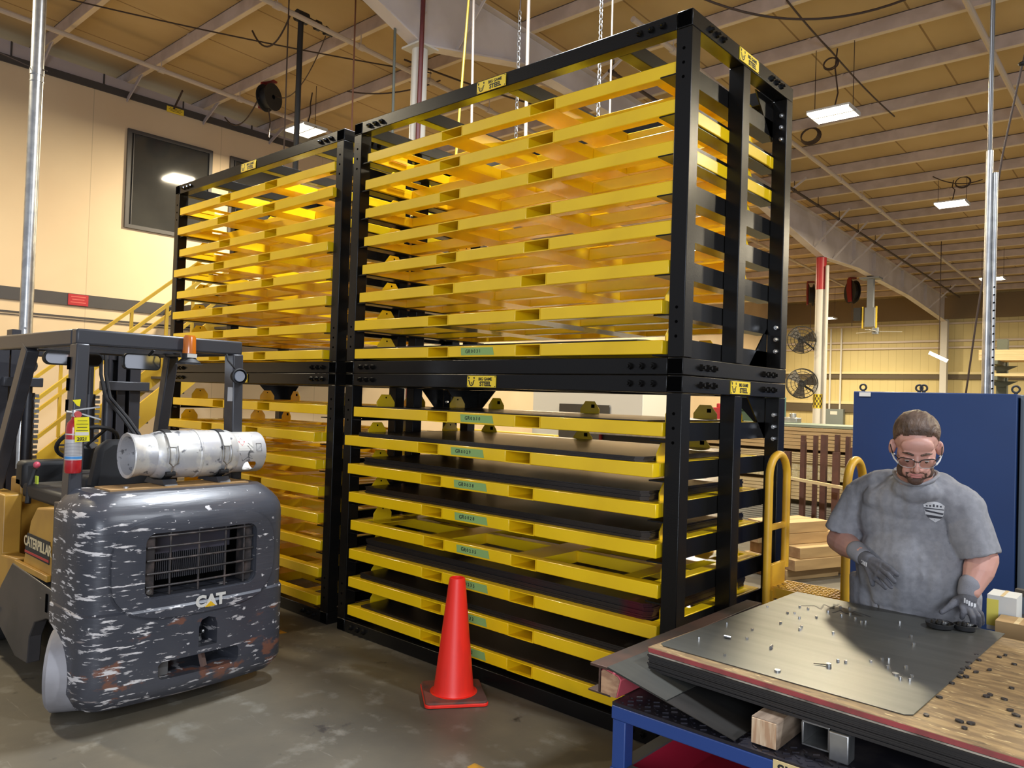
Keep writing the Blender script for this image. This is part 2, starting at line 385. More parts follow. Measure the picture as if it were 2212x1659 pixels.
mb.build('lettering', M['ink'], sg)
# far wall
fw = grid_mat('far_wall_panels', (0.62, 0.52, 0.25), (0.56, 0.46, 0.21), (0.45, 0.36, 0.16), 0.31, 0.05, 'X', .6, .8)
struct(MB((-8, 35.1, 0)).box(-18, 9, 35.1, 35.3, 0, 6.7).build('wall_back', fw))
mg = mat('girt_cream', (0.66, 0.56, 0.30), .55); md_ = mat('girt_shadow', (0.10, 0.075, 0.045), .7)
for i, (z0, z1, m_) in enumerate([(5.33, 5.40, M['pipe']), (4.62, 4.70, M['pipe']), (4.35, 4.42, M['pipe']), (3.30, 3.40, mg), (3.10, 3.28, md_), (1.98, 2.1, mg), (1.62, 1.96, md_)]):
    struct(MB((-8, 35, z0)).box(-18, 9, 34.98, 35.1, z0, z1).build('trim_%d' % (20 + i), m_))  # dark strips below the girts are painted shade, not real trim
struct(MB((-8, 35, 5.6)).box(-18, 9, 35.0, 35.1, 5.55, 6.5).build('trim_30', mat('upper_wall', (0.20, 0.14, 0.07), .7)))
# floor markings
my = mat('floor_line', (0.55, 0.26, 0.015), .6, c2=(.30, .17, .03), scale=18)
def floor_line(pts):
    a, b = V(pts[0]), V(pts[1])
    o = struct(MB(((a + b) / 2)).bar(a + V((0, 0, .001)), b + V((0, 0, .001)), .055, .002).build('floor_marking', my))
floor_line([(-5.30, 3.165, 0), (-4.98, 3.165, 0)])
floor_line([(-2.60, 2.71, 0), (-1.95, 2.71, 0)])

# ------------------------------------------------------------ ceiling fixtures
def fixture(i, x, y, z):
    lab = ['twin-panel ceiling light glowing right of the tall right rack', 'second lit ceiling light along the right side of the roof', 'third lit ceiling light, small and far to the right',
           'far ceiling light low over the back wall beside the striped column', 'lit ceiling light above the left rack near the office wall'][i] if i < 5 else \
          'assumed warehouse ceiling light added outside the picture, spot %s' % 'abcdefgh'[i - 5]  # unseen fixtures, made to go with the added lamps
    t = thing('ceiling_light', lab, 'ceiling light', (x, y, z), 0, 'highbay ceiling lights')
    w, d = (.31, .25)
    mb = MB().box(-w, w, -d, d, .03, .06).box(-w, w, -.015, .015, .01, .03).box(-w, -w + .012, -d, d, 0, .03).box(w - .012, w, -d, d, 0, .03)
    mb.build('housing', M['lamp_body'], t)
    for s in (-1, 1): MB().box(-w + .014, w - .014, min(s * .02, s * d), max(s * .02, s * d), .012, .03).build('light_panel', M['lamp'], t)
    mb = MB(); zt = RZ(y) - z
    for sx in (-1, 1): mb.cyl((sx * w * .9, 0, .06), (sx * w * .9, 0, zt), .006, n=6)
    mb.build('hanger', M['rope_brown'], t)
    mb = MB().tube([(0, 0, .06), (.04, .05, .35), (-.02, .08, zt * .7), (.0, .1, zt - .02)], .012, 6); mb.build('power_cord', M['rope_brown'], t)
for i, f in enumerate(FIX): fixture(i, f[0], f[1], f[2])
# pipes and conduits under the roof
def roof_pipe(name, lab, x, y0, y1, off, r, m, x1=None, cat='pipe', joints=True):
    x1 = x if x1 is None else x1
    t = thing(name, lab, cat, (x, y0, RZ(y0) - off))
    o = (x, y0, RZ(y0) - off)
    mb = MB(o); mb.cyl((x, y0, RZ(y0) - off), (x1, y1, RZ(y1) - off), r, n=10); mb.build('pipe_run', m, t)
    if joints:
        y = PY[0]
        for y in PY:
            if y0 < y < y1 and int(y * 7) % 2 == 0:
                k = (y - y0) / (y1 - y0); xx = x + (x1 - x) * k
                MB(o).cyl((xx, y - .05, RZ(y - .05) - off), (xx, y + .05, RZ(y + .05) - off), r * 1.35, n=10).cyl((xx, y, RZ(y) - off), (xx, y, RZ(y)), .009, n=6).build('hanger', m, t)
roof_pipe('sprinkler_pipe', 'long pale sprinkler pipe running down the roof right of the tall rack', -5.97, 9.0, 33, .15, .042, M['pipe'])
roof_pipe('sprinkler_pipe', 'pale sprinkler pipe at the upper right corner of the roof', -2.28, 8.0, 16.5, .15, .042, M['pipe'])
roof_pipe('sprinkler_pipe', 'pale sprinkler pipe along the roof edge beside the office wall', -13.45, 0.0, 12.0, .15, .042, M['pipe'])
roof_pipe('sprinkler_pipe', 'pale sprinkler pipe crossing behind the white round column', -9.75, 3.0, 30.0, .2, .04, M['pipe'], -9.9)
roof_pipe('conduit', 'brown conduit run beside the tapered roof girder', -7.05, 10.0, 33.5, .22, .03, M['rope_brown'], -6.9, 'conduit')
# ------------------------------------------------------------ stacking racks
T = 0.092
def bolt(mb, p, n, r=.02, h=.018):
    p = V(p); n = V(n); mb.cyl(p, p + n * h, r, r * .8, n=6, smooth=False).cyl(p + n * h, p + n * (h + .012), r * .5, r * .4, n=8)
SIGN = None
def rack_sign(parent, c, right, up):
    """yellow plate with the maker's mark"""
    m = face_m(c, right, up); m3 = m.to_3x3(); o = parent.location
    mb = MB(o); mb.obox(V(c), (.25, .073, .005), m3)
    s = mb.build('sign_plate', M['sign'], parent)
    mb = MB(o); n = m3 @ V((0, 0, 1))
    def put(txt, size, x, y, bold):
        mb.mesh(text_data(txt, size, bold), Matrix.Translation(V(c) + m3 @ V((x, y, .0032))) @ m3.to_4x4())
    put('BIG GAME', .026, .034, .015, .0008); put('STEEL', .039, .036, -.016, .0016)
    def poly(pts):
        pp = [V(c) + m3 @ V((x, y, .0031)) for x, y in pts]; mb.add(pp, [tuple(range(len(pp)))])
    # round-eared animal head: two ears, cheeks and a muzzle
    for sx in (-1, 1):
        cx = -.087
        poly([(cx + sx * a, b) for a, b in ((.016, .028), (.027, .030), (.030, .020), (.022, .012))])
        poly([(cx + sx * a, b) for a, b in ((.030, .008), (.023, -.002), (.020, -.016), (.012, -.027), (.0, -.031), (.0, -.024), (.010, -.018), (.012, -.004), (.020, .008))])
        poly([(cx + sx * a, b) for a, b in ((.004, -.004), (.004, -.016), (.0, -.018), (.0, -.004))])
        for y in (-.031, .031): poly([(sx * .119 + a, y + b) for a, b in ((-.0035, -.0035), (.0035, -.0035), (.0035, .0035), (-.0035, .0035))])
    mb.build('mark_and_lettering', M['white_black'], s)
    return s
def make_rack(x0, z0, h, label, signs):
    """bolted tube frame: x0..x0+2.852, depth 3.516..4.834"""
    L = 2.852; y0, y1 = 3.516, 4.834; x1 = x0 + L; z1 = z0 + h
    t = thing('stacking_rack', label, 'storage rack', (x0 + L / 2, (y0 + y1) / 2, z0), 0, 'black stacking racks')
    o = t.location.copy()
    B = lambda name, mb, m=M['black'], bev=.004: mb.build(name, m, t, bev)
    for x in (x0, x1 - T):
        for y in (y0, 4.12, y1 - T):
            B('post', MB(o).box(x, x + T, y, y + T, z0 + T if y != 4.12 else z0 + T, z1 - T))
    for z in (z0, z1 - T):
        for y in (y0, y1 - T):
            B('long_beam', MB(o).box(x0 + T + .001, x1 - T - .001, y + .002, y + T - .002, z + .001, z + T - .001))
        for x in (x0, x1 - T):
            B('end_beam', MB(o).box(x + .002, x + T, y0, y1, z + .001, z + T - .001))
        # corner blocks (open tube ends)
        for x in (x0, x1 - T):
            B('corner_plate', MB(o).box(x + .006, x + T - .006, y0 - .002, y0, z + .008, z + T - .008), M['hole'], 0)
    for x in (x0 + .60, x0 + 1.49, x0 + 2.33):
        B('cross_bar', MB(o).box(x, x + .085, y0 + T, y1 - T, z1 - T + .003, z1 - .003))
    # tray ledges
    for k in range(8):
        zt = z0 + .107 + .211 * k
        for s in (-1, 1):
            mb = MB(o); xi = x0 + T if s < 0 else x1 - T; a = xi if s < 0 else xi - .098; b = xi + .098 if s < 0 else xi
            mb.box(a, b, y0 + .012, y1 - .02, zt - .008, zt)
            mb.box(xi, xi + .007, y0 + T + .002, y1 - .02, zt, zt + .092) if s < 0 else mb.box(xi - .007, xi, y0 + T + .002, y1 - .02, zt, zt + .092)
            B('tray_ledge', mb, M['black'], 0)
    # gussets in the rear corners
    for x in (x0 + T + .0, x1 - T - .008):
        mb = MB(o); zb = z1 - T
        mb.prism([(y1 - T, zb), (y1 - T - .26, zb), (y1 - T, zb - .26)], 'x', x, x + .008)
        B('gusset', mb, M['black'], 0)
        mb = MB(o); zb = z0 + T; mb.prism([(y1 - T, zb), (y1 - T - .26, zb), (y1 - T, zb + .26)], 'x', x, x + .008); B('gusset', mb, M['black'], 0)
    for xa, sg in ((x0 + T, 1), (x1 - T, -1)):
        mb = MB(o); mb.prism([(xa, z1 - T), (xa + sg * .26, z1 - T), (xa, z1 - T - .26)], 'y', y1 - .03, y1 - .022); B('gusset', mb, M['black'], 0)
    # bolts
    for z in (z0 + T / 2, z1 - T / 2):
        for i in range(3):
            mb = MB(o); bolt(mb, (x0 + .175 + .072 * i, y0 + .001, z), (0, -1, 0)); B('bolt', mb, M['black'], 0)
            mb = MB(o); bolt(mb, (x1 - .175 - .072 * i, y0 + .001, z), (0, -1, 0)); B('bolt', mb, M['black'], 0)
            mb = MB(o); bolt(mb, (x1 - .001, y0 + .19 + .074 * i, z), (1, 0, 0)); B('bolt', mb, M['black'], 0)
            mb = MB(o); bolt(mb, (x1 - .001, y1 - .19 - .074 * i, z), (1, 0, 0)); B('bolt', mb, M['black'], 0)
    for i in range(3):
        for zz in (z0 + .2 + .075 * i, z1 - .2 - .075 * i):
            mb = MB(o); bolt(mb, (x1 - .028, y1 - T - .001, zz), (0, -1, 0), .017, .02); B('bolt', mb, M['zinc'], 0)
            for x in (x0 + T / 2, x1 - T / 2):
                B('bolt_hole', MB(o).cyl((x, y0 - .001, zz), (x, y0 + .004, zz), .0085, n=10), M['hole'], 0)
    if 'front' in signs: rack_sign(t, (x0 + 1.43, y0 - .003, z1 - T / 2 - .002), (1, 0, 0), (0, 0, 1))
    if 'side' in signs: rack_sign(t, (x1 + .003, 4.18, z1 - T / 2), (0, 1, 0), (0, 0, 1))
    if 'back' in signs: rack_sign(t, (x0 + .35, y0 + T + .4, z1 - T / 2), (1, 0, 0), (0, 0, 1)) if False else None
    return t
RX = -4.818; LX = -7.800
make_rack(RX, 0.0, 1.925, 'lower black steel rack of the near right stack', ('front', 'side'))
make_rack(RX, 1.9255, 1.898, 'upper black steel rack of the near right stack', ('front', 'side'))
make_rack(LX, 0.0, 1.925, 'lower black steel rack of the far left stack', ('front',))
make_rack(LX, 1.9255, 1.898, 'upper black steel rack of the far left stack', ('front',))

# ------------------------------------------------------------ trays
TL, TD, TH = 2.622, 1.245, 0.073
PK = ((.81, 1.012), (1.60, 1.80))
def tab_poly(w=.17, h=.102, c=.045):
    return [(-w / 2, 0), (w / 2, 0), (w / 2, h - c - .005), (w / 2 - c, h), (-w / 2 + c, h), (-w / 2, h - c - .005)]
def tray_parts():
    t = thing('sheet_tray', 'x', 'tray')
    y = M['yellow']; b = .07
    segs = [(0, PK[0][0]), (PK[0][1], PK[1][0]), (PK[1][1], TL)]
    mb = MB()
    for a, c in segs:
        mb.box(a, c, 0, b, 0, TH).box(a, c, TD - b, TD, 0, TH)
        for yy in (.40, .78): mb.box(max(a, b), min(c, TL - b), yy, yy + b, .001, TH - .001)
    mb.box(0, b, b, TD - b, .001, TH - .001).box(TL - b, TL, b, TD - b, .001, TH - .001)
    mb.build('frame', y, t, .004)
    for a, c in PK:
        mb = MB(); w = .006
        mb.box(a, c, 0, TD, 0, w).box(a, c, 0, TD, TH - w, TH).box(a, a + w, 0, TD, w, TH - w).box(c - w, c, 0, TD, w, TH - w)
        mb.build('fork_pocket', y, t)
    for a in (.15, 2.37): MB().box(a, a + .1, .06, TD - .06, TH - .004, TH).build('bearer_strip', y, t)
    for x in (.07, TL - .078):
        for yy in (.24, 1.0): MB().prism([(yy + p[0], TH - .02 + p[1] * 1.15) for p in tab_poly()], 'x', x, x + .008).build('lifting_tab', y, t, .001)
        for yy in (.24, 1.0):
            MB().cyl((x - .001, yy, TH + .074), (x + .009, yy, TH + .074), .007, n=10).build('tab_hole', M['hole'], t)
    for x in (.36, 1.31, 2.25):
        MB().prism([(x + p[0], TH - .02 + p[1] * 1.15) for p in tab_poly()], 'y', TD - b - .008, TD - b).build('lifting_tab', y, t, .001)
        MB().obox((x + .03, TD - b - .008, TH + .06), (.03, .004, .026)).build('tab_hole', M['hole'], t)
    return t
proto = tray_parts()
def handwriting(tr, txt):
    tp = MB().add([(1.135, -.0015, .012), (1.425, -.0015, .012), (1.412, -.0015, .060), (1.130, -.0015, .060),
                   (1.135, 0, .012), (1.425, 0, .012), (1.412, 0, .060), (1.130, 0, .060)],
                  [(0, 1, 2, 3), (4, 5, 6, 7), (0, 1, 5, 4), (1, 2, 6, 5), (2, 3, 7, 6), (3, 0, 4, 7)]).build('label_tape', M['tape'], tr)
    mb = MB(); x = 1.185
    for i, ch in enumerate(txt):
        r = random.uniform(-.12, .12)
        m = face_m((x, -.0022, .036 + random.uniform(-.0015, .0015)), (math.cos(r), 0, math.sin(r)), (-math.sin(r), 0, math.cos(r)))
        mb.mesh(text_data(ch, .034 if ch in 'GR' else .029, .0004, .0003), m); x += .0235
    mb.build('handwriting', M['ink'], tp)
ORD = ['topmost', 'second from top', 'third from top', 'fourth from top', 'fifth from top', 'sixth from top', 'seventh from top', 'bottom']
first = [True]
def place_tray(x, y, z, label, txt=None):
    if first[0]: t = proto; t.location = (x, y, z); first[0] = False
    else: t = dup(proto, (x, y, z))
    t['label'] = label; t['group'] = 'yellow sheet trays'
    return t
ru = [(-4.685, 3.545), (-4.668, 3.520), (-4.675, 3.535), (-4.685, 3.54), (-4.688, 3.535), (-4.690, 3.520), (-4.712, 3.500), (-4.705, 3.505)]
rl = [(-4.690, 3.505), (-4.700, 3.440), (-4.698, 3.475), (-4.702, 3.495), (-4.700, 3.52), (-4.695, 3.51), (-4.704, 3.52), (-4.708, 3.525)]
TXT = {('r', 'u', 7): 'GR0031', ('r', 'l', 0): 'GR0030', ('r', 'l', 1): 'GR0029', ('r', 'l', 2): 'GR0028', ('r', 'l', 3): 'GR0028', ('r', 'l', 4): 'GR0235',
       ('r', 'l', 5): 'GR0235', ('r', 'l', 6): 'GR0032', ('r', 'l', 7): 'GR0032'}
made = []
for side, dx in (('r', 0), ('l', LX - RX)):
    for lev, pos in (('u', ru), ('l', rl)):
        for k in range(8):
            x, y = pos[k]
            if side == 'l':
                x += random.uniform(-.012, .015); y += random.uniform(-.045, .01)
                if lev == 'u' and k == 3: y -= .05
            z = (2.036 if lev == 'u' else .132) + .2107 * (7 - k)
            z += -.003
            rk = {'r': 'right', 'l': 'left'}[side]; lv = {'u': 'upper', 'l': 'lower'}[lev]
            ex = ''
            txt = TXT.get((side, lev, k))
            if txt: ex = ', %s tape' % txt
            lab = '%s yellow tray in %s rack of the %s stack%s' % (ORD[k], lv, rk, ex)
            t = place_tray(x + dx, y, z, lab)
            made.append((side, lev, k, t, txt))
for s_, l_, k, t, txt in made:
    if txt: handwriting(t, txt)
# sheets lying on the trays of the right stack: (level index, how many, thickness of each, x inset, y inset, length, depth, maroon paint)
M['sheet_dark'] = mat('oiled_sheet', (0.042, 0.036, 0.032), 0.30, 0.7, c2=(0.055, 0.046, 0.040), scale=2, coat=.15)
M['sheet_maroon'] = mat('oiled_sheet_maroon_mark', (0.042, 0.036, 0.034), 0.34, 0.6)
layer(M['sheet_maroon'], (0.10, 0.012, 0.022), 1.3, (1, .05, .05), .58, .66, 2)
def sheets(k, lev, n, th, ix, iy, L, D, m, what):
    t = next(q[3] for q in made if q[0] == 'r' and q[1] == lev and q[2] == k)
    x, y, z = t.location; z += TH + .001
    for i in range(n):
        jx, jy = random.uniform(-.004, .004), random.uniform(-.006, .006)
        xa, ya = x + ix + jx, y + iy + jy
        o = MB((xa + L / 2, ya + D / 2, z))
        c = .035
        o.prism([(xa, ya), (xa + L - c, ya), (xa + L, ya + c), (xa + L, ya + D), (xa, ya + D)], 'z', z, z + th - .0006)
        ob = o.build('steel_sheet', m)
        top = i == n - 1
        tag(ob, ('topmost dark steel sheet of the pile on ' if top and n > 1 else ('single dark steel sheet lying on ' if n == 1 else 'dark steel sheet in the pile on ')) + what, 'sheet',
            'steel sheets on ' + what)
        z += th
sheets(7, 'u', 1, .008, .10, .004, 2.40, 1.2, M['sheet_dark'], 'the GR0031 tray')
sheets(0, 'l', 1, .007, .10, .004, 2.40, 1.2, M['sheet_dark'], 'the GR0030 tray')
sheets(1, 'l', 4, .007, .16, .01, 2.38, 1.18, M['sheet_dark'], 'the GR0029 tray')
sheets(2, 'l', 7, .0075, .13, .05, 2.40, 1.16, M['sheet_dark'], 'the upper GR0028 tray')
sheets(3, 'l', 6, .008, .13, .05, 2.40, 1.16, M['sheet_dark'], 'the lower GR0028 tray')
sheets(5, 'l', 8, .0105, .13, .06, 2.41, 1.15, M['sheet_maroon'], 'the lower GR0235 tray')
sheets(6, 'l', 5, .008, .10, .03, 2.42, 1.18, M['sheet_dark'], 'the upper GR0032 tray')
sheets(7, 'l', 2, .007, .12, .03, 2.40, 1.18, M['sheet_dark'], 'the bottom GR0032 tray')
# ------------------------------------------------------------ lift truck
FO = V((-5.2, 2.08, 0))
ft = thing('forklift', 'dark grey scratched forklift parked with its counterweight facing the camera', 'forklift', FO)
FB = lambda n, mb, m, bev=0.0, par=None, label=None: mb.build(n, m, par or ft, bev, label=label)
mcw = mat('scraped_truck_paint', (0.045, 0.048, 0.060), 0.34, c2=(0.058, 0.060, 0.072), scale=3, bump=0.12, bscale=26, bstretch=(1, .25, 2))
layer(mcw, (0.17, 0.075, 0.05), 3.6, (1, 1.0, 2.2), .56, .60, 8, seed=3.1, mask=('Z', .75, .3, -.14))
layer(mcw, (0.30, 0.26, 0.25), 4.0, (1, .9, 9), .60, .65, 8, seed=7.7, mask=('Z', .42, .08, -.13))
layer(mcw, (0.46, 0.44, 0.44), 6.5, (1, 1.3, 6), .60, .63, 10, seed=1.3, mask=('Z', 1.15, .6, -.09))
layer(mcw, (0.66, 0.63, 0.62), 8, (1, .9, 5), .572, .61, 10, seed=12.1, mask=('Y', .02, -.36, -.13))
layer(mcw, (0.62, 0.60, 0.60), 15, (1, 1, 1.6), .67, .69, 4, seed=5.5)
def cw_x(y, z, off=0.0):
    """rear surface of the counterweight"""
    d = abs(y - 2.10) / .58
    bul = -4.175 - .05 * d ** 2
    zz = 0.0
    if z > 1.02: zz = -.13 * ((z - 1.02) / .18) ** 2.2
    if z < .16: zz = -.05 * ((.16 - z) / .08) ** 1.5
    zz += .018 * (1 if z < .585 else 0) - .012 * max(0, (z - .6)) 
    return bul + zz + off
def cw_outline(z, off=0.0):
    hw = .585 + off
    if z > 1.06: hw -= .09 * ((z - 1.06) / .14) ** 2
    if z < .16: hw -= .04 * ((.16 - z) / .08)
    if z < .585: hw += .006
    pts = [(-4.68, 2.10 - hw)]; n = 40; r = .11 if True else .17
    for i in range(n + 1):
        a = -1 + 2 * i / n; y = 2.10 + hw * a
        e = (abs(a) * hw - (hw - r)) / r
        x = cw_x(y, z, off)
        if e > 0: x -= r * .9 * (1 - math.sqrt(max(0, 1 - e * e)))
        pts.append((x, y))
    pts.append((-4.68, 2.10 + hw))
    return pts
def cw_loft(off=0.0):
    zs = [.08, .10, .13, .16, .25, .4, .5, .58, .59, .7, .85, 1.0, 1.04, 1.08, 1.115, 1.145, 1.17, 1.188, 1.197]
    mb = MB(FO); rings = [cw_outline(z, off) for z in zs]; n = len(rings[0]); vs = []
    for z, r in zip(zs, rings): vs += [(p[0], p[1], z) for p in r]
    fs = [(i * n + k, i * n + (k + 1) % n, (i + 1) * n + (k + 1) % n, (i + 1) * n + k) for i in range(len(zs) - 1) for k in range(n)]
    mb.add(vs, fs, True); mb.add(vs[:n], [tuple(range(n))]); mb.add(vs[-n:], [tuple(range(n))])
    return mb
def cutter(mb):
    o = mb.build('cut', None); o.location = o.location - FO if False else o.location
    return o
def prism_cut(poly, axis, a0, a1):
    m_ = MB((0, 0, 0)); m_.prism(poly, axis, a0, a1); return m_.build('cut', None)
tmp = MB((0, 0, 0)); L_ = cw_loft(); tmp.v = [p + FO for p in L_.v]; tmp.f = L_.f; tmp.sm = L_.sm
cw = tmp.build('counterweight', mcw)
ell = lambda y0, y1, z0, z1, e, n=44: [((y0 + y1) / 2 + (y1 - y0) / 2 * math.copysign(abs(math.cos(t)) ** e, math.cos(t)), (z0 + z1) / 2 + (z1 - z0) / 2 * math.copysign(abs(math.sin(t)) ** e, math.sin(t))) for t in [2 * PI * i / n for i in range(n)]]
wh = [(-4.74 + .36 * math.cos(t), .12 + .36 * math.sin(t)) for t in [2 * PI * i / 40 for i in range(40)]]
cuts = [prism_cut(rrect(1.805, 2.445, .645, .985, .05), 'x', -4.36, -4.0),
        prism_cut([(2.103, .33), (2.212, .33), (2.212, .44), (2.198, .478), (2.157, .492), (2.117, .478), (2.103, .44)], 'x', -4.34, -4.0),
        prism_cut(rrect(1.885, 2.352, .195, .292, .03), 'x', -4.42, -4.0),
        prism_cut(wh, 'y', 1.3, 1.80), prism_cut(wh, 'y', 2.36, 2.9)]
bool_op(cw, cuts)
for p in cw.data.polygons: p.use_smooth = True
cw.data.set_sharp_from_angle(angle=math.radians(28)); cw.data.transform(Matrix.Translation(-FO)); cw.parent = ft; cw.location = (0, 0, 0)
# raised panel round the grille
tmp = MB((0, 0, 0)); L_ = cw_loft(.02); tmp.v = [p + FO for p in L_.v]; tmp.f = L_.f; tmp.sm = L_.sm
pn = tmp.build('rear_panel', mcw)
bool_op(pn, [prism_cut(ell(1.635, 2.575, .53, 1.085, .62), 'x', -4.33, -4.0)], 'INTERSECT')
bool_op(pn, [prism_cut(rrect(1.80, 2.45, .64, .99, .055), 'x', -4.5, -4.0)])
for p in pn.data.polygons: p.use_smooth = True
pn.data.set_sharp_from_angle(angle=math.radians(28)); pn.data.transform(Matrix.Translation(-FO)); pn.parent = ft
# grille and radiator
mgr = mat('grille_grey', (0.05, 0.045, 0.045), .45, .4, c2=(.13, .10, .09), scale=14, lo=.5, hi=.7)
def gx_(y, z): return cw_x(y, z) - .004
mb = MB(FO)
FB('grille_frame', MB(FO).box(-4.30, -4.205, 1.807, 1.865, .648, .982), mgr, .006); FB('grille_frame', MB(FO).box(-4.30, -4.215, 2.385, 2.443, .648, .982), mgr, .006)

mb = MB(FO)
for z in (.70, .77, .84, .91, .97): mb.tube([(gx_(y, z), y, z) for y in [1.815 + .0312 * i for i in range(21)]], .0065, 8)
for y in (1.94, 2.10, 2.26, 2.38): mb.tube([(gx_(y, z) - .006, y, z) for z in (.648, .75, .85, .984)], .0065, 8)
FB('grille_bars', mb, mgr)
FB('grille_bolt', MB(FO).cyl((-4.205, 1.835, .675), (-4.197, 1.835, .675), .016, n=14).cyl((-4.197, 1.835, .675), (-4.194, 1.835, .675), .007, n=10), M['zinc'])
FB('radiator', MB(FO).box(-4.355, -4.34, 1.81, 2.44, .65, .98), M['hole'])
mb = MB(FO)
for i in range(40): y = 1.875 + i * .0118; mb.box(-4.339, -4.325, y, y + .004, .70, .845)
FB('radiator_fins', mb, mat('fin_metal', (.16, .16, .18), .4, .8))
FB('radiator_core', MB(FO).box(-4.34, -4.332, 1.87, 2.36, .845, .975), mat('core_violet', (.055, .05, .065), .5))
# tow pin and recess insides
FB('tow_pin', MB(FO).cyl((-4.26, 2.157, .335), (-4.26, 2.150, .36), .016, n=12).ball((-4.25, 2.172, .385), .011, 10), M['galv'])
FB('tow_bar', MB(FO).bar((-4.24, 2.155, .292), (-4.215, 2.168, .195), .03, .022), mat('rusty', (.16, .10, .08), .6))
FB('slot_plate', MB(FO).box(-4.33, -4.222, 1.888, 1.965, .198, .29), mat('worn_steel', (.13, .125, .12), .5, .3))
# maker's mark
mw = mat('mark_white', (.62, .60, .55), .5); my_ = mat('mark_yellow', (.72, .42, .01), .5)
yc, zc = 2.150, .588; xs = cw_x(yc, .56) + .026
mb = MB(FO).mesh(text_data('CAT', .086, .0042), face_m((xs + .002, yc, zc - .001), (0.03, 1, 0), (0, 0, 1))); FB('maker_mark', mb, mw)
mb = MB(FO); mb.prism([(yc - .032, .556), (yc + .030, .556), (yc, .585)], 'x', xs + .002, xs + .0045); FB('mark_triangle', mb, my_)
# body: side skirt, hood, cowl
mside = mat('skirt_grey', (0.034, 0.034, 0.036), .42, c2=(.055, .05, .05), scale=3); layer(mside, (.3, .27, .24), 8, (.8, 1, 4), .68, .71, 6)
body = [(-5.42, .67), (-4.70, .63), (-4.68, .50), (-4.68, .47), (-4.80, .46), (-4.98, .40), (-5.06, .30), (-5.08, .14), (-5.30, .13), (-5.62, .24), (-5.80, .30), (-5.62, .50)]
for ya_, yb_ in ((1.53, 1.60), (2.56, 2.63)): FB('side_skirt', MB(FO).prism(body, 'y', ya_, yb_), mside, .006)
FB('skirt_slot', MB(FO).box(-4.80, -4.775, 1.525, 1.531, .50, .60), M['hole'])
FB('chassis', MB(FO).box(-6.1, -4.685, 1.68, 2.48, .16, .60), M['black_matte'])
mb = MB(FO); mb.prism([(1.55, .63), (1.56, .74), (1.63, 1.03), (1.67, 1.06), (2.49, 1.06), (2.53, 1.03), (2.60, .74), (2.61, .63)], 'x', -5.20, -4.70)
mhood = mat('hood_yellow', (.46, .25, .035), .42, c2=(.38, .20, .03), scale=4)
FB('hood', MB(FO).prism([(-5.33, .67), (-4.82, .66), (-4.82, 1.07), (-5.12, 1.04), (-5.22, .95)], 'y', 1.56, 2.60), mhood, .012)
FB('hood_ledge', MB(FO).box(-5.40, -4.83, 1.535, 1.56, .655, .69), mhood, .004)
mb = MB(FO); mb.prism([(-5.288, .75), (-4.865, .745), (-4.865, .875), (-5.248, .875)], 'y', 1.5555, 1.5595); st = FB('name_strip', mb, M['ink'])
mb = MB(FO).mesh(text_data('CATERPILLAR', .083, .0022, .0006, .92), face_m((-5.065, 1.5545, .823), (1, 0, -.01), (0, 0, 1))); FB('name_lettering', mb, mat('mark_cream', (.60, .50, .30), .5), par=st)
FB('name_line', MB(FO).box(-5.28, -4.868, 1.5535, 1.5555, .757, .770), mat('mark_red', (.42, .03, .03), .5), par=st)
FB('seat_deck', MB(FO).box(-5.75, -4.66, 1.66, 2.50, 1.03, 1.12), M['black_matte'], .02)
mb = MB(FO).prism([(-6.30, .40), (-5.55, .40), (-5.42, .69), (-5.72, .67), (-5.72, 1.05), (-6.30, 1.05)], 'y', 1.55, 1.66); FB('front_fender', mb, mhood, .01)
FB('cowl', MB(FO).box(-6.2, -6.0, 1.72, 2.5, .55, 1.12), mhood, .01)
FB('floor_plate', MB(FO).box(-6.0, -5.3, 1.56, 2.58, .50, .56), M['black_matte'])
FB('step', MB(FO).box(-5.98, -5.62, 1.52, 1.64, .33, .36), mat('step_steel', (.2, .18, .15), .5, .5))
# yellow-brown deck plate under the gas tank
FB('deck_plate', MB(FO).prism([(-4.42, 1.70), (-4.42, 2.52), (-4.64, 2.52), (-4.64, 1.70)], 'z', 1.197, 1.206), mat('deck_tan', (.40, .24, .10), .5))
FB('deck_bolt', MB(FO).cyl((-4.46, 1.80, 1.206), (-4.46, 1.80, 1.216), .016, n=8, smooth=False), M['galv'])
# wheels
mt_ = mat('pale_tyre', (.36, .35, .37), .6, c2=(.28, .27, .28), scale=5)
def wheel(c, d, r, w, m1):
    d = V(d).normalized(); z = d; x = V((0, 0, 1)); y = z.cross(x); mm = Matrix((x, y, z)).transposed()
    mb = MB(FO); mb.lathe([(r * .45, -w / 2), (r - .02, -w / 2), (r, -w / 2 + .02), (r, w / 2 - .02), (r - .02, w / 2), (r * .45, w / 2)], c, mm, 40)
    o = FB('wheel', mb, m1)
    mb = MB(FO); mb.lathe([(.0, -w * .3), (r * .46, -w * .3), (r * .46, w * .3), (0, w * .3)], c, mm, 24); FB('hub', mb, mside, par=o)
wheel((-4.575, 1.625, .232), (.50, .86, 0), .23, .24, mt_)
wheel((-4.70, 2.45, .232), (.50, .86, 0), .23, .20, mt_)
wheel((-6.18, 1.66, .30), (0, 1, 0), .30, .2, M['rubber']); wheel((-6.18, 2.50, .30), (0, 1, 0), .30, .2, M['rubber'])
